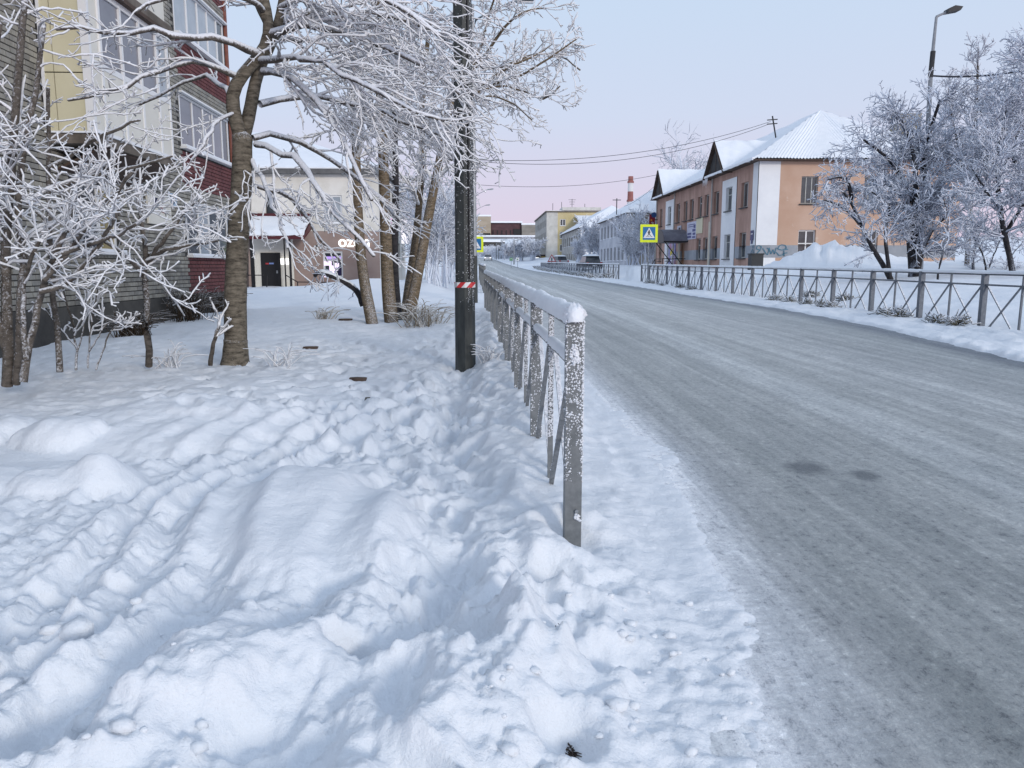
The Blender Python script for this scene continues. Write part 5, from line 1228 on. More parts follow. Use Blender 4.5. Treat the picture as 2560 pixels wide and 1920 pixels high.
# --- the big ringed tree by the brick block
def big_tree():
    Y = 9.9; b = at(590, 905, Y=Y); t = thing('roadside_tree', 'big ringed trunk forking high with drooping rime covered branches, left of the lamp post', 'tree', (b.x, Y, gz(b.x, Y)))
    tr = Tubes(); W = lambda x, y, dy=0: at(x, y, Y=Y+dy)
    limb([tr], [W(588, 960), W(590, 880), W(588, 760), W(592, 640), W(602, 500), W(606, 420), W(606, 340)], .148, .118, 22, 14)
    fl, _ = spread([W(588, 935), W(589, 890), W(589, 850)], 8); tr.add(fl, [.225, .20, .182, .168, .16, .155, .15, .147], 14)
    limb([tr], [W(606, 360), W(582, 275), W(574, 235), W(600, 190), W(645, 148), W(676, 100), W(672, 40), W(650, -40), W(630, -140)], .088, .045, 18, 10)
    limb([tr], [W(606, 350, .1), W(624, 288, .15), W(636, 210, .15), W(650, 160, .1), W(690, 90, .1), W(705, 20, .1), W(720, -90)], .085, .045, 16, 10)
    limb([tr], [W(672, 60), W(640, 0), W(625, -60)], .06, .04, 8, 8)
    tr.build('trunk', MAT['bark_big'], t, .025, 3)
    cr_ = Tubes(); tw = Tubes()
    C = dict(n=[9, 9, 7, 2], k=[7, 5, 4, 3], wig=[.10, .17, .24, .2], grav=[-.04, -.060, -.03, .03], taper=[.5, .45, .6, .6], rmin=.0068,
             dens=[6.6, 6.2, 15], t0=[.10, .1, .1], ang=[(12, 45), (15, 45), (40, 85)], len=[(.8, 1.8), (.3, .85), (.035, .11)], rr=[.48, .66, .9], bias=Vector((1, -.05, -.40)), bw=[0, .12, .08, 0])
    right = [
        ([(680, 85), (762, 55), (850, 70), (960, 110), (1060, 165), (1150, 235)], [0, -.4, -.6, -.8, -.9, -.9], .055),
        ([(690, 60), (800, 10), (930, 20), (1050, 60), (1160, 120), (1210, 170)], [.1, .3, .5, .5, .4, .3], .05),
        ([(660, 178), (712, 180), (780, 232), (838, 305), (880, 400), (930, 500)], [0, -.5, -.8, -1.0, -1.1, -1.2], .05),
        ([(650, 260), (705, 240), (790, 225), (880, 250), (980, 300), (1090, 330), (1150, 370)], [0, .3, .6, .7, .6, .4, .4], .045),
        ([(640, 360), (716, 378), (782, 435), (830, 520), (880, 590), (935, 640)], [0, -.3, -.6, -.8, -.9, -1.0], .045),
        ([(632, 345), (720, 330), (800, 370), (870, 430), (950, 490), (1010, 560)], [0, .5, .9, 1.1, 1.1, 1.0], .042),
        ([(700, 20), (780, -40), (900, -30), (1020, 20), (1100, 90)], [.1, -.6, -1.2, -1.4, -1.5], .05),
        ([(650, 150), (740, 140), (830, 160), (930, 220), (1020, 270), (1110, 300)], [0, -.9, -1.4, -1.7, -1.8, -1.8], .045),
        ([(690, 90), (790, 90), (900, 150), (990, 240), (1070, 330), (1130, 400)], [.2, .8, 1.2, 1.4, 1.4, 1.3], .045),
        ([(630, 400), (660, 460), (690, 540), (720, 620)], [0, -.3, -.4, -.5], .03),
        ([(612, 460), (690, 470), (760, 520), (800, 600), (850, 650)], [0, .4, .7, .9, 1.0], .03),
    ]
    left = [
        ([(650, 135), (610, 128), (565, 100), (500, 88), (400, 82), (280, 75), (140, 72)], [0, -.3, -.5, -.7, -.9, -1.1, -1.4], .05),
        ([(590, 190), (555, 170), (500, 150), (430, 165), (340, 205), (240, 240), (170, 250)], [0, -.2, -.4, -.6, -.8, -1.0, -1.1], .04),
        ([(575, 240), (540, 200), (470, 190), (400, 230), (330, 270)], [0, .4, .6, .6, .6], .032),
        ([(660, 30), (600, -20), (520, -40), (420, -10), (340, 30)], [0, -.5, -.9, -1.2, -1.3], .04),
        ([(590, 280), (545, 300), (520, 350), (480, 400)], [0, -.4, -.6, -.7], .025),
    ]
    for pl, dy, r_ in right:
        q, rad, L = limb([cr_], [W(x, y, d) for (x, y), d in zip(pl, dy)], r_, .02, 11, 8)
        Cx = dict(C)
        if pl[-1][1] > 480: Cx['dens'] = [3.6, 4.6, 14]; Cx['len'] = [(.6, 1.3), (.25, .6), (.04, .12)]
        kids(tw, q, rad, L, 0, Cx)
    C2 = dict(C); C2['bias'] = Vector((-1, -.1, .05)); C2['dens'] = [2.6, 4.2, 13]; C2['grav'] = [0, -.01, .0, .02]; C2['len'] = [(.5, 1.1), (.2, .55), (.05, .15)]
    for pl, dy, r_ in left:
        q, rad, L = limb([cr_], [W(x, y, d) for (x, y), d in zip(pl, dy)], r_, .018, 11, 8)
        kids(tw, q, rad, L, 0, C2)
    cr_.build('limbs', frost_mat('rimed_limb', (.80, .82, .86), ((.06, .05, .045), (.15, .13, .11)), .50, 30), t, .12, 4)
    tw.build('crown', MAT['rime'], t, .34, 5)
    return t
big_tree()

# --- clump of slender brown trunks behind it: five trees
def clump():
    def tree(label, Y, trunk, r0, r1, limbs, dens=1.0, crown_from=.35, bias=(0, 0, .3), mat='bark', lenk=1.0):
        b = at(*trunk[0], Y=Y); t = thing('slender_tree', label, 'tree', (b.x, Y, gz(b.x, Y)), 'clump of slender trees on the left verge')
        tr = Tubes(); tw = Tubes(); lb = Tubes()
        q, rad, L = limb([tr], [at(x, y, Y=Y+(0.25*i if mat == 'bark' else .1*i)) for i, (x, y) in enumerate(trunk)], r0, r1, 20, 11)
        tr.build('trunk', MAT[mat], t, .03, 7)
        C = dict(n=[8, 7, 5, 2], k=[6, 5, 4, 3], wig=[.12, .15, .20, .2], grav=[.02, .0, -.01, .02], taper=[.45, .5, .7, .75], rmin=.0095,
                 dens=[2.9*dens, 6.0, 11], t0=[crown_from, .15, .1], ang=[(35, 75), (25, 60), (40, 85)], len=[(.9*lenk, 2.1*lenk), (.3, .85), (.06, .18)], rr=[.45, .6, .85], bias=Vector(bias), bw=[0, .10, .05, 0])
        kids(tw, q, rad, L, 0, C)
        for pl, r_ in limbs:
            q2, rad2, L2 = limb([lb], [at(x, y, Y=Y+.5*math.sin(i*1.3)) for i, (x, y) in enumerate(pl)], r_, .016, 10, 7)
            C2 = dict(C); C2['dens'] = [4.6*dens, 6.0, 11]; C2['len'] = [(.5, 1.25), (.25, .6), (.06, .16)]; C2['t0'] = [.15, .1, .1]
            kids(tw, q2, rad2, L2, 0, C2)
        if lb.n: lb.build('limbs', MAT['bark'], t, .1, 8)
        tw.build('crown', MAT['rime'], t, .32, 9); return t
    tree('leftmost slender brown trunk of the clump, leaning left as it rises', 16.2, [(935, 830), (925, 780), (908, 700), (898, 600), (893, 470), (888, 330), (885, 200), (880, 40), (872, -120)], .125, .05, [], 1.0, .45)
    tree('thickest straight brown trunk of the clump standing behind the first', 16.6, [(980, 815), (972, 760), (966, 640), (962, 480), (955, 330), (948, 190), (945, 60), (950, -100)], .15, .06, [], 1.1, .45)
    tree('dark slim trunk in the middle of the clump', 17.4, [(996, 800), (990, 740), (985, 660), (988, 560), (990, 430), (985, 290), (990, 150), (1000, -40)], .095, .04, [], .9, .35, mat='bark_dark')
    tree('grey trunk of the clump curving right towards the lamp post', 17.8, [(1012, 790), (1020, 720), (1040, 600), (1052, 470), (1055, 330), (1060, 180), (1080, 20)], .10, .045, [], .9, .35)
    tree('rightmost slender trunk leaning right behind the lamp post with a wide rimed crown', 17.0, [(1022, 800), (1040, 710), (1058, 620), (1075, 520), (1100, 400), (1118, 280), (1150, 210), (1190, 150)], .125, .07,
         [([(1118, 280), (1165, 250), (1195, 232), (1250, 168), (1330, 150), (1380, 110)], .05), ([(1150, 210), (1195, 160), (1245, 95), (1275, 40), (1310, 22), (1370, 20)], .045), ([(1180, 240), (1250, 196), (1300, 200), (1360, 150), (1440, 98)], .035),
          ([(1190, 230), (1260, 205), (1320, 232), (1370, 260), (1400, 215)], .028), ([(1150, 260), (1230, 232), (1290, 262), (1330, 300)], .025), ([(1170, 190), (1215, 80), (1230, 0), (1260, -60)], .035), ([(1250, 168), (1340, 130), (1400, 135), (1450, 175)], .028)], .9, .5, (.35, 0, .05), lenk=.8)
clump()
# bent broken stem arching out of the snow
b = at(905, 748, Y=17); t = thing('bent_stem', 'snow loaded bent stem arching out of the snow left of the slender clump', 'tree', (b.x, 17, gz(b.x, 17)), None)
tb = Tubes(); q, rad, L = limb([tb], [at(908, 765, Y=17), at(896, 728, Y=17), at(868, 708, Y=16.9), at(830, 690, Y=16.8), at(789, 676, Y=16.7), at(787, 690, Y=16.7)], .07, .045, 16, 9)
tb.build('stem', MAT['bark_dark'], t, .08)
snow_ridge('snow_load', [(p.x, p.y, p.z+.03) for p in q[2:-2]], .10, .055, t, MAT['drift'], 5)
tb = Tubes(); C = dict(n=[5, 5, 3], k=[4, 4, 3], wig=[.1, .1, .1], grav=[-.05, -.10, -.05], taper=[.5, .6, .8], rmin=.008, dens=[9, 6], t0=[.2, .1], ang=[(40, 80), (20, 50)], len=[(.3, .8), (.15, .4)], rr=[.25, .8], bias=Vector((.4, 0, -.5)), bw=[0, .2, 0])
kids(tb, q, rad, L, 0, C); tb.build('twigs', MAT['rime_shade'], t)

# --- rimed small trees and shrubs in front of the brick wall
def small_tree(label, stems, Y, C, group='rimed small trees by the brick wall', name='small_tree', mat=None, bark='bark_rimed', r=.035, seed=1):
    b = at(*stems[0][0], Y=Y); t = thing(name, label, 'tree' if name != 'shrub' else 'shrub', (b.x, Y, gz(b.x, Y)), group)
    tr = Tubes(); tw = Tubes()
    for pl in stems:
        rr = r*(1 if pl is stems[0] else .75)
        q, rad, L = limb([tr], [at(x, y, Y=Y+.12*math.sin(i*2+seed)) for i, (x, y) in enumerate(pl)], rr, rr*.55, 12, 9)
        kids(tw, q, rad, L, 0, C)
    tr.build('trunk', MAT[bark], t, .03, seed); tw.build('crown', mat or MAT['rime'], t, .34, seed+1); return t
FLAT = .45
CS = dict(n=[7, 9, 7, 2], k=[7, 5, 4, 3], wig=[.12, .18, .25, .2], grav=[0, .018, .05, .10], taper=[.5, .6, .75, .8], rmin=.0070, dens=[4.4, 4.8, 14], t0=[.45, .2, .1],
          ang=[(50, 90), (20, 50), (40, 85)], len=[(.8, 1.7), (.3, .8), (.04, .13)], rr=[.44, .68, .9], bias=Vector((0, 0, .05)), bw=[0, .05, 0, 0])
small_tree('single stemmed rimed sapling with a flat spreading crown before the brick wall', [[(372, 915), (370, 850), (368, 760), (365, 680), (360, 600), (350, 520), (335, 450)], [(366, 660), (410, 600), (450, 540), (490, 500)], [(368, 700), (320, 640), (260, 600), (190, 560)], [(364, 640), (430, 620), (500, 610), (545, 600)]], 9.2, CS, r=.042, seed=2)
CS2 = dict(CS); CS2['dens'] = [3.4, 4.2, 13]; CS2['t0'] = [.30, .15, .1]
CS3 = dict(CS); CS3['dens'] = [1.8, 3.4, 13]; CS3['t0'] = [.25, .2, .1]; CS3['len'] = [(.6, 1.3), (.25, .6), (.04, .12)]
small_tree('tall rimed tree at the far left edge with many stems', [[(18, 965), (20, 860), (10, 700), (20, 500), (40, 300), (50, 120), (70, -40)], [(40, 960), (52, 800), (60, 640), (45, 480), (60, 330), (100, 200), (110, 60)], [(24, 900), (-40, 700), (-60, 480), (-30, 250), (0, 60)]], 7.4, CS2, r=.05, seed=3)
small_tree('rimed sapling leaning right beside the far left stems', [[(58, 955), (75, 840), (100, 730), (140, 640), (170, 560), (190, 470)], [(66, 900), (55, 790), (60, 690), (100, 600)], [(140, 640), (220, 610), (290, 590), (340, 560)], [(100, 730), (160, 720), (230, 640), (300, 520)], [(110, 700), (190, 600), (280, 500), (330, 430)]], 7.0, CS, r=.036, seed=4)
small_tree('rimed sapling whose long twigs cross in front of the cream balcony', [[(150, 930), (140, 800), (130, 650), (120, 500), (125, 360), (120, 220)], [(130, 640), (180, 560), (260, 500), (330, 470)], [(128, 560), (60, 500), (0, 450), (-60, 420)], [(122, 420), (190, 380), (270, 330), (350, 300)], [(122, 480), (230, 440), (330, 420), (430, 390)]], 8.4, CS3, r=.034, seed=6)
CB = dict(CS); CB['dens'] = [4.5, 7.0, 6]; CB['t0'] = [.3, .15, .1]; CB['ang'] = [(20, 50), (30, 65), (40, 80)]; CB['len'] = [(.25, .6), (.08, .25), (.04, .08)]; CB['rr'] = [.8, .85, .9]; CB['rmin'] = .008
small_tree('low upright rimed shrub between the far left stems and the sapling', [[(190, 925), (192, 860), (175, 780), (150, 700), (148, 650)], [(220, 920), (225, 840), (235, 760), (245, 720)], [(192, 880), (215, 800), (212, 700), (198, 665)], [(222, 880), (265, 810), (300, 790)], [(192, 870), (150, 820), (110, 770)], [(240, 925), (262, 860), (280, 820), (310, 800)]], 9.0, CB, name='shrub', r=.014, seed=5, group='low rimed shrubs')
small_tree('dark leaning stake like sapling beside the big ringed trunk', [[(526, 912), (533, 860), (545, 815), (552, 790)]], 9.7, CB, name='shrub', r=.03, seed=8, group='low rimed shrubs')

FLAT = .8
# --- trees across the road, their blue shade put into the rime colour
CR = dict(n=[8, 7, 5, 2], k=[6, 4, 3, 3], wig=[.12, .14, .19, .2], grav=[.03, .01, 0, 0], taper=[.4, .5, .7, .8], rmin=.0125, dens=[5.2, 7.2, 9.5], t0=[.25, .12, .1],
          ang=[(25, 65), (25, 60), (30, 70)], len=[(1.0, 2.6), (.4, 1.15), (.10, .34)], rr=[.45, .5, .75], bias=Vector((0, 0, .12)), bw=[0, .06, .02, 0])
def far_tree(label, Y, stems, r, C, seed, mat='rime_shade', bark='bark_dark'):
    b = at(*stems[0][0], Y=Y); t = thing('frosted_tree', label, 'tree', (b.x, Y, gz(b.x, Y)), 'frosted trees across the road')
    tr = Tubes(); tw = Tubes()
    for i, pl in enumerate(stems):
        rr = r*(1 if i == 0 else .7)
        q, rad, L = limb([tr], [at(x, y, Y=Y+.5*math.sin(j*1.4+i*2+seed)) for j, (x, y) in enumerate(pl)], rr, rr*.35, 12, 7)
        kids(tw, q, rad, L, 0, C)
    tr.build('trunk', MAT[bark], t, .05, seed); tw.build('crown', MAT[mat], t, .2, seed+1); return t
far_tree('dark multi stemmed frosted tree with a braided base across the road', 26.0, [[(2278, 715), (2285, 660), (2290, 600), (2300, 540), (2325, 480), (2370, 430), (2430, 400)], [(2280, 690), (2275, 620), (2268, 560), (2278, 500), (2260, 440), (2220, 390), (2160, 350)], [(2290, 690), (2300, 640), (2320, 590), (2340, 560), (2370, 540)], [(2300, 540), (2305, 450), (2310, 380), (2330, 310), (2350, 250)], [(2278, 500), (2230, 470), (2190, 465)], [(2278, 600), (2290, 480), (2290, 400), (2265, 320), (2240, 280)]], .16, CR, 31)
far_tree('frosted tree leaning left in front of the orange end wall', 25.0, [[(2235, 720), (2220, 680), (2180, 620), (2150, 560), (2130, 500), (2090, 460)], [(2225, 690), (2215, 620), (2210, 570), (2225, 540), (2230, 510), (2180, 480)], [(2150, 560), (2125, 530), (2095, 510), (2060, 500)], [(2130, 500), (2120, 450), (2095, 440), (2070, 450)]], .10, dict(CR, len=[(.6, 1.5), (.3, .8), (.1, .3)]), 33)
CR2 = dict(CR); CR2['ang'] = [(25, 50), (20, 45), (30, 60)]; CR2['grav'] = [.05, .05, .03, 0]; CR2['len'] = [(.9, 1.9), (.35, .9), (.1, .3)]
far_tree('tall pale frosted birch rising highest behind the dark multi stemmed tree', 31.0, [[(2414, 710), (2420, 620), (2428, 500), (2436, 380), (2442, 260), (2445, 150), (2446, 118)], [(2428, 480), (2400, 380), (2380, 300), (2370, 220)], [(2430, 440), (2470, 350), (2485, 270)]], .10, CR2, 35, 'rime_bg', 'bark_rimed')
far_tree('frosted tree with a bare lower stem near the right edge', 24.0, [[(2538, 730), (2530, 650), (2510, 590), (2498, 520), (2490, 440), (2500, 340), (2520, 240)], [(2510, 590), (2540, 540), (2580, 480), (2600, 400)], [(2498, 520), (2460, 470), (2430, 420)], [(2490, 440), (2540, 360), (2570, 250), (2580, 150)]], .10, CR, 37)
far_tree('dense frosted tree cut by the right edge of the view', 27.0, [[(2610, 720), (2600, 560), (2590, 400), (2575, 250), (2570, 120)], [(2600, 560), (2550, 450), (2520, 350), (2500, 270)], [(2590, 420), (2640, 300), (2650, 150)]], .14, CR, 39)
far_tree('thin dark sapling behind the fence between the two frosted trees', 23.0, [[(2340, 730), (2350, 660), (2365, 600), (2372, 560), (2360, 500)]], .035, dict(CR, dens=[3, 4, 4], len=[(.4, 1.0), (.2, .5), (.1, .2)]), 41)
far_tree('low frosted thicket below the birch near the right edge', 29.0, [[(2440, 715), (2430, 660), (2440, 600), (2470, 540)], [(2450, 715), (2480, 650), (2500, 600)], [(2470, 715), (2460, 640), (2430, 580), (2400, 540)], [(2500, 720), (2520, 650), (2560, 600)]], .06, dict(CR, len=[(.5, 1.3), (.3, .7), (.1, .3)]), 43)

# --- frosted bushes farther off: one compact builder
def bush(label, x, y, h, wd, n, r, mat, seed, group, name='frosted_bush', zoff=0):
    global RT
    RT = random.Random(seed); z = gz(x, y)+zoff; t = thing(name, label, 'bush' if name == 'frosted_bush' else 'tree', (x, y, z), group)
    tr = Tubes(); tw = Tubes(); s = h/4.0
    C = dict(n=[6, 5, 4], k=[4, 4, 3], wig=[.12, .16, .18], grav=[.04, .01, 0], taper=[.4, .55, .8], rmin=r, dens=[4.5/s, 6/s], t0=[.2, .1], ang=[(20, 60), (25, 65)], len=[(.8*s, 1.6*s), (.3*s, .8*s)], rr=[.5, .7], bias=Vector((0, 0, .1)), bw=[0, .04, 0])
    for i in range(n):
        a = 2*math.pi*i/n + RT.random(); d = RT.uniform(.2, 1)*wd/2
        p0_ = Vector((x+RT.gauss(0, .08*wd), y+RT.gauss(0, .08*wd), z-.1)); p1 = Vector((x+d*math.cos(a), y+d*math.sin(a), z+h*RT.uniform(.65, 1)))
        mid = p0_.lerp(p1, .5) + Vector((0, 0, .08*h)) - Vector((math.cos(a), math.sin(a), 0))*d*.15
        q, rad, L = limb([tr], [p0_, mid, p1], r*2.4, r*1.2, 8, 5); kids(tw, q, rad, L, 0, C)
    tr.build('stems', MAT['rime_shade'], t, .1, seed); tw.build('crown', MAT[mat], t, .15, seed+1); return t
GB = 'frosted bushes down the street'
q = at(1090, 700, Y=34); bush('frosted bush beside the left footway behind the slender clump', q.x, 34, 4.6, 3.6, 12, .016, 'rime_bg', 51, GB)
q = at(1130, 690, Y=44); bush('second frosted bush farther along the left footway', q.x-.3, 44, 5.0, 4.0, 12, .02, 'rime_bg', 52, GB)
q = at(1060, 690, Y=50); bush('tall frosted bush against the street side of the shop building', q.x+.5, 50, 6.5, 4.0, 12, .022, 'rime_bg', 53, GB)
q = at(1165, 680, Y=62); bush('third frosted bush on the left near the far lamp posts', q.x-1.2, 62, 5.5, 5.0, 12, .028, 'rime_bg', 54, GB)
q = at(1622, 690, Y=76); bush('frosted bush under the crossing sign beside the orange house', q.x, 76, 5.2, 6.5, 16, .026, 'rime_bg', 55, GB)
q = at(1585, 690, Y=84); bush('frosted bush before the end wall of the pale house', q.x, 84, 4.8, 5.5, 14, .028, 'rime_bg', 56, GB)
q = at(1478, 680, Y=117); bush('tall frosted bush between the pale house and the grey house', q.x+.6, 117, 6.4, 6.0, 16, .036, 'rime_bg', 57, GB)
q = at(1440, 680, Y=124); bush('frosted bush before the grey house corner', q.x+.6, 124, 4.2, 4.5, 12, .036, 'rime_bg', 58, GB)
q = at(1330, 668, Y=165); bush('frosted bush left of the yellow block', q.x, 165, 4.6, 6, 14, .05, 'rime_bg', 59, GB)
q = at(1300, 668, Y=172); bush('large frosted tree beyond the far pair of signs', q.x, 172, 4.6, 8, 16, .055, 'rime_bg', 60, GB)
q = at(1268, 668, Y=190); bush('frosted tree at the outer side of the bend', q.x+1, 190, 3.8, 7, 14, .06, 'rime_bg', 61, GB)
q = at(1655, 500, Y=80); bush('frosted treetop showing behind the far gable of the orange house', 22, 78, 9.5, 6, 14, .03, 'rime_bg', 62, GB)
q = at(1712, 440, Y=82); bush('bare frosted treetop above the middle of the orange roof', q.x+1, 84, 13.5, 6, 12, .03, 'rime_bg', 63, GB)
# frosted wood on the far slope: one mass
tw = Tubes(); RT = random.Random(77)
for i in range(330):
    yy = RT.uniform(208, 330); px_ = RT.uniform(1185, 1345); q = at(px_, 640, Y=yy); z = gz(q.x, yy)
    if yy < 300 and XL(yy)-2 < q.x < XR(yy)+2: continue
    hh = RT.uniform(2.4, 4.4)*(1.0 if yy < 280 else .6)
    for j in range(9):
        a = RT.uniform(0, 6.28); p = Vector((q.x, yy, z-.3)); e = p + Vector((math.cos(a)*hh*.4*RT.random(), math.sin(a)*hh*.4*RT.random(), hh*RT.uniform(.5, 1)))
        m = p.lerp(e, .5) + Vector((0, 0, .1*hh)); tw.add([p, m, e], [.10, .09, .06], 3)
        for k in range(4):
            s = p.lerp(e, RT.uniform(.4, 1)); tw.add([s, s+Vector((RT.gauss(0, .5), RT.gauss(0, .5), RT.uniform(0, .5)))*hh*.2], [.07, .06], 3)
o = tw.build('hillside_wood', MAT['rime_bg'], None); tag(o, 'frosted wood covering the slope beyond the bend of the road', 'wood', None, 'stuff')
# ------------------------------------------------------------------ cars
def car(label, x, y, z, rz, body, snow=True, van=False):
    t = thing('parked_car' if 'parked' in label else 'car', label, 'car', (x, y, z)); t.rotation_euler = (0, 0, rz)
    ORG[t.name] = Vector(); L, Wd = 4.3, 1.75; h1, h2 = (.95, 1.75) if van else (.85, 1.45)
    def P(nm, mb, mat, par=t, sm=False): return mb.build(nm, mat, par, sm)
    # side profile extruded across, narrower cabin; car faces +y locally
    bd = MB().prism([(-Wd/2, -L/2, .30), (-Wd/2, L/2, .30), (-Wd/2, L/2+.04, .60), (-Wd/2, L/2-.15, h1-.12), (-Wd/2, L/2-1.0, h1), (-Wd/2, -L/2+.1, h1+.02), (-Wd/2, -L/2-.03, .6)], (Wd, 0, 0))
    b = P('body', bd, body)
    c0 = -L/2+.12 if van else -L/2+.55
    cb = MB(); lo = [(-.80, c0), (.80, c0), (.80, L/2-1.15), (-.80, L/2-1.15)]; up = [(-.66, c0+.25), (.66, c0+.25), (.66, L/2-1.9), (-.66, L/2-1.9)]
    lo3 = [(a, b_, h1+.0) for a, b_ in lo]; up3 = [(a, b_, h2) for a, b_ in up]
    for i in range(4): j = (i+1) % 4; cb.face(lo3[i], lo3[j], up3[j], up3[i])
    cab = P('cabin_glass', cb, MAT['glass'])
    P('roof', MB().box(-.68, .68, c0+.22, L/2-1.86, h2, h2+.04), body, cab)
    for sx_ in (-1, 1):
        for sy_ in (-1, 1):
            w_ = P('wheel', MB().tube([(sx_*Wd/2-.1, sy_*1.35, .33), (sx_*Wd/2+.09*0+.02*sx_, sy_*1.35, .33)], .33, 16), MAT['black'])
            P('rim', MB().tube([(sx_*(Wd/2+.005), sy_*1.35, .33), (sx_*(Wd/2+.03), sy_*1.35, .33)], .19, 12), MAT['steel'], w_)
        P('headlight', MB().box(sx_*.62-.16, sx_*.62+.16, L/2+.0, L/2+.055, .62, .76), MAT['lamp_w'] if 'driving' in label else MAT['glass_l'])
        P('tail_light', MB().box(sx_*.70-.10, sx_*.70+.10, -L/2-.05, -L/2+.02, .66, .84), MAT['sg_r'])
    P('number_plate', MB().box(-.26, .26, -L/2-.06, -L/2-.03, .45, .56), MAT['sg_w'])
    if snow:
        V = []
        for j in range(9):
            for i in range(9):
                u, v = i/8*2-1, j/8*2-1; V.append((u*.74, (c0+L/2-1.75)/2+v*(L/2-1.75-c0)/2*1.03, h2+.02+.20*(1-max(abs(u), abs(v))**4)))
        put('roof_snow', mesh_arrays('roof_snow', np.array(V), [grid_faces(9, 9)]), MAT['drift'], cab, True)
        P('bonnet_snow', MB().prism([(-.75, L/2-1.1, h1), (.75, L/2-1.1, h1), (.72, L/2-.2, h1-.08), (-.72, L/2-.2, h1-.08)], (0, 0, .10)), MAT['drift'], b)
    return t
q = at(1473, 662, Y=80); car('dark parked car with a thick snow load behind the far fence', q.x, 80, gz(q.x, 80)-.12, math.radians(6), M('car_black', (.02, .02, .025), None, rough=.4), True, False)
q = at(1395, 664, Y=122); car('pale parked car behind the far fence near the grey house', q.x, 122, gz(q.x, 122)-.25, math.radians(20), M('car_silver', (.35, .36, .38), None, rough=.4), True)
xc = at(1220, 652, Y=188).x; car('small white car driving far away at the bend of the road', xc, 188, float(road_z(np.array([xc]), np.array([188.]))[0]), math.radians(178), M('car_white', (.6, .6, .62), None, rough=.4), False)

# ------------------------------------------------------------------ small things in the snow
def tuft(name, label, x, y, n, L, r, mat, group, lean=.5, sd=1, z=None):
    rr = random.Random(sd); zz = gz(x, y) if z is None else z; tb = Tubes()
    for i in range(n):
        a = rr.uniform(0, 6.28); l_ = L*rr.uniform(.5, 1.1); p = Vector((x+rr.gauss(0, L*.16), y+rr.gauss(0, L*.16), zz-.03)); d = Vector((math.cos(a)*lean*rr.random(), math.sin(a)*lean*rr.random(), 1)).normalized()
        m = p + d*l_*.55; e = m + Vector((d.x*1.6, d.y*1.6, d.z*.35))*l_*.5 - Vector((0, 0, l_*.12*rr.random()))
        tb.add([p, p+d*l_*.3, m, (m+e)/2+Vector((0, 0, l_*.04)), e], [r, r, r*.95, r*.9, r*.8], 4)
    o = tb.build(name, mat, None, .25, sd); tag(o, label, 'grass' if 'grass' in name else 'shrub', group); return o
GT = 'tufts of dead grass and dry shrubs in the snow'
stw = frost_mat('straw_rimed', (.74, .75, .76), ((.16, .12, .07), (.30, .24, .15)), .35, 40)
drk = frost_mat('dry_stems_brown', (.55, .55, .56), ((.03, .022, .015), (.085, .06, .04)), -.30, 30)
tuft('grass_tuft', 'bent rimed grass at the right foot of the dark lamp post', px+.30, py_-.22, 34, .34, .006, MAT['rime'], GT, 1.1, 1)
tuft('grass_tuft', 'straw coloured tuft at the foot of the slender clump', at(1050, 790, Y=15.8).x, 15.8, 90, .8, .008, stw, GT, 1.0, 2)
tuft('grass_tuft', 'smaller straw tuft right of the slender clump', at(1085, 780, Y=16.5).x, 16.5, 40, .6, .008, stw, GT, 1.0, 3)
tuft('dry_shrub', 'brown dry stems against the dark plinth of the brick block', -7.0, 18.6, 110, 1.15, .008, drk, GT, .8, 4)
tuft('dry_shrub', 'second patch of brown stems along the plinth below the red brickwork', -6.9, 20.6, 70, 1.0, .008, drk, GT, .8, 5)
tuft('dry_shrub', 'grey brown dry stems at the plinth behind the low rimed shrub', -6.8, 15.2, 110, .8, .008, drk, GT, 1.1, 6)
tuft('grass_tuft', 'rimed bent grass right of the rimed sapling', at(430, 905, Y=9.6).x, 9.6, 30, .5, .006, MAT['rime'], GT, 1.4, 7)
tuft('grass_tuft', 'rimed bent grass beside the leaning sapling', at(700, 935, Y=9.4).x, 9.4, 26, .45, .006, MAT['rime'], GT, 1.3, 8)
tuft('grass_tuft', 'rimed grass sticking up left of the slender clump', at(810, 770, Y=17.5).x, 17.5, 40, .5, .008, stw, GT, 1.2, 9)
# dead grass inside the deep hole and at the trodden edge
q = gp(1408, 1845, .1)
tuft('grass_tuft', 'dark dead grass showing in the deep hole at the bottom edge', q[0]+.025, q[1]+.06, 220, .055, .0021, MAT['wood_d'], GT, 2.0, 10)
q = gp(1395, 1585, .2); tuft('grass_tuft', 'sparse brown grass ends poking from the hump right of the path', q[0], q[1], 16, .06, .002, drk, GT, 1.5, 11)
q = gp(218, 1500, .12); tuft('grass_tuft', 'dark dead grass in the crack of the snow at the lower left', q[0], q[1], 40, .12, .0028, drk, GT, 2.5, 12, z=gz(*q)+.0)
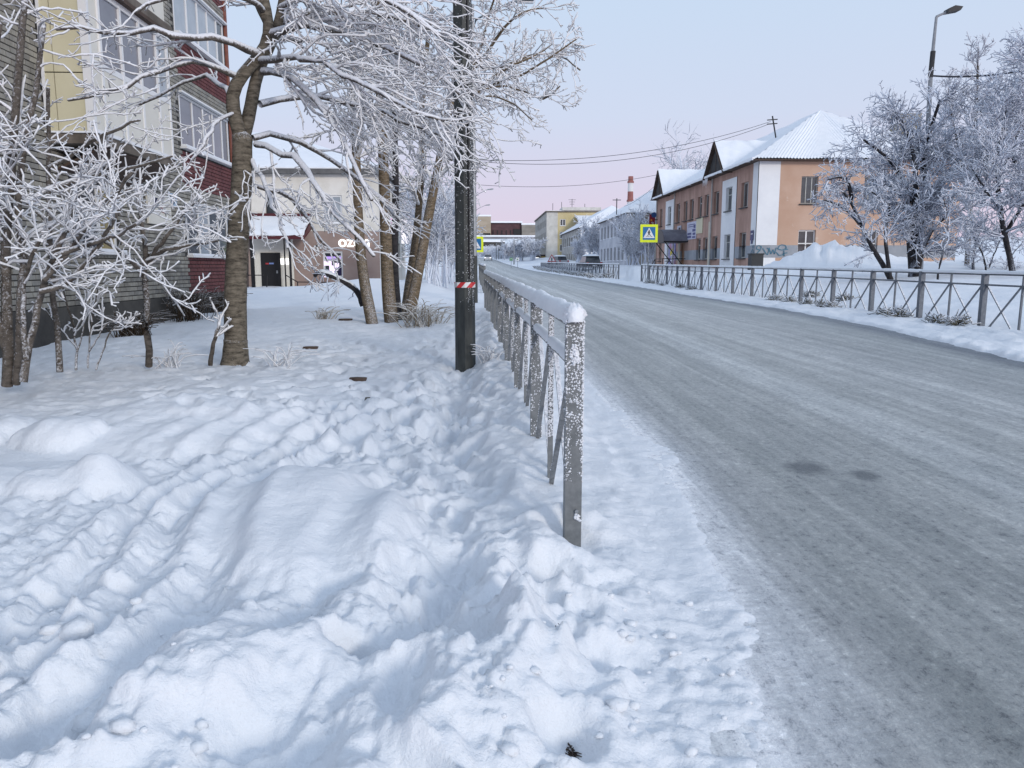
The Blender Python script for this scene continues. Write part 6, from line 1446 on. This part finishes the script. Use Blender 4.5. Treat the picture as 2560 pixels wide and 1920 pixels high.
# clumps under the far fence
MAT['clump'] = frost_mat('frosted_ground_shrub', (.74, .77, .83), ((.05, .047, .03), (.17, .155, .095)), .22, 9)
RT = random.Random(5)
spots = [(2395, 830), (2345, 800), (2245, 790), (2210, 770), (2080, 760), (2055, 752), (2020, 740), (1975, 742), (1935, 738), (2120, 700), (2030, 720), (1700, 706), (1730, 712), (1655, 700), (1625, 698)]
GC = 'frosted clumps under the far fence'
names = ['rightmost', 'second from the right', 'third from the right', 'fourth from the right', 'fifth from the right', 'sixth from the right', 'seventh from the right', 'eighth from the right', 'ninth from the right', 'set back', 'set back darker', 'far', 'far larger', 'farther', 'farthest']
for i, (a, b_) in enumerate(spots):
    q = at(a, b_, X=8.75 if i not in (9, 10) else 9.9); z = gz(q.x, q.y)
    rr = random.Random(60+i); tb = Tubes(); s_ = rr.uniform(.16, .28)
    for k in range(130):
        a1 = rr.uniform(0, 6.28); el = rr.uniform(.05, 1.5); rad = s_*rr.uniform(.45, 1)
        d = Vector((math.cos(a1)*math.cos(el), math.sin(a1)*math.cos(el), math.sin(el)*.75)); p = Vector((q.x, q.y, z-.04)) + d*rad
        e1 = p + (d*.5 + Vector((rr.gauss(0, .6), rr.gauss(0, .6), rr.gauss(0, .4))))*.12; tb.add([p-d*.08, p, e1], [.011, .012, .010], 4)
    o = tb.build('dry_shrub', MAT['clump'], None, .25, 60+i); tag(o, f'{names[i]} frosted clump at the foot of the far fence', 'shrub', GC)
RT = random.Random(9)
tw = Tubes()
for i in range(900):
    yy = 52+RT.random()*64; xx = 8.7-RT.random()*.9; z = gz(xx, yy) if i % 3 == 0 else fence_base_r(yy)-.25*RT.random()
    d = Vector((RT.gauss(0, .5), RT.gauss(0, .5), .8)); p = Vector((xx, yy, z-.05)); tw.add([p, p+d*.3, p+d*.45+Vector((d.x*.25, d.y*.25, -.02))], [.03, .03, .025], 3)
o = tw.build('verge_grass', MAT['clump'], None); tag(o, 'frosted rough grass along the far verge below the fence', 'grass', None, 'stuff')
# dark scraps lying on the snow
def scrap(label, px_, py0, size, z=.22):
    q = at(px_, py0, Z=z); zz = gz(q.x, q.y); rr = random.Random(int(px_)); t_ = []
    n = 7; poly = [(q.x+size*(1+.3*rr.random())*math.cos(2*math.pi*i/n), q.y+size*.5*(1+.5*rr.random())*math.sin(2*math.pi*i/n), zz+.0) for i in range(n)]
    o = MB().prism(poly, (.01, .02, .035)).build('wood_scrap', MAT['wood_d'] if size > .03 else MAT['plinth']); tag(o, label, 'debris', 'dark scraps on the snow')
scrap('dark bark scrap lying on the trodden snow left of the footpath', 893, 951, .085)
scrap('tiny dark stone on the snow below the bark scrap', 916, 990, .022)
scrap('dark crooked log end in the snow left of the slender clump', 862, 800, .14, .3)
scrap('small dark scrap on the snow between the big tree and the clump', 775, 858, .10, .3)
# shovelled clods lying about in the foreground
fr = np.random.default_rng(8); V = []; Fs = []; nb_ = 0
def ico(r_, rng_):
    b = [( -1,1.6,0),(1,1.6,0),(-1,-1.6,0),(1,-1.6,0),(0,-1,1.6),(0,1,1.6),(0,-1,-1.6),(0,1,-1.6),(1.6,0,-1),(1.6,0,1),(-1.6,0,-1),(-1.6,0,1)]
    f = [(0,11,5),(0,5,1),(0,1,7),(0,7,10),(0,10,11),(1,5,9),(5,11,4),(11,10,2),(10,7,6),(7,1,8),(3,9,4),(3,4,2),(3,2,6),(3,6,8),(3,8,9),(4,9,5),(2,4,11),(6,2,10),(8,6,7),(9,8,1)]
    v = np.array(b, float)/1.9*r_*rng_.uniform(.7, 1.25, (12, 1)); return v, np.array(f)
for i in range(110):
    if i < 60: x, y = fr.uniform(-2.2, -.6), fr.uniform(1.5, 2.9)
    elif i < 110: x, y = fr.uniform(.0, .9), fr.uniform(1.7, 3.1)
    else: x, y = fr.uniform(-1.4, .0), fr.uniform(3.0, 5.5)
    s = .008+.03*fr.random()**3*(1.6 if x < -.6 else 1); v, f = ico(s, fr); v = v*np.array([1.2, 1, .75]); z = gz(x, y) if True else 0
    V.append(v+np.array([x, y, z+s*.25])); Fs.append(f+nb_); nb_ += 12
o = put('snow_clods', mesh_arrays('snow_clods', np.concatenate(V), [np.concatenate(Fs)]), MAT['snow'], None, True); tag(o, 'small broken clods of snow scattered over the foreground', 'snow', None, 'stuff')
# litter bin by the corner of the orange house
q = at(1888, 672, Y=43); t = thing('litter_bin', 'dark square bin at the corner of the orange house behind the fence', 'bin', (q.x, 43, gz(q.x, 43)))
zz = gz(q.x, 43); MB().box(q.x-.33, q.x+.33, 42.7, 43.3, zz-.1, zz+.85).build('body', MAT['steel_d'], t); MB().box(q.x-.36, q.x+.36, 42.66, 43.34, zz+.85, zz+.92).build('lid', MAT['steel_d'], t)
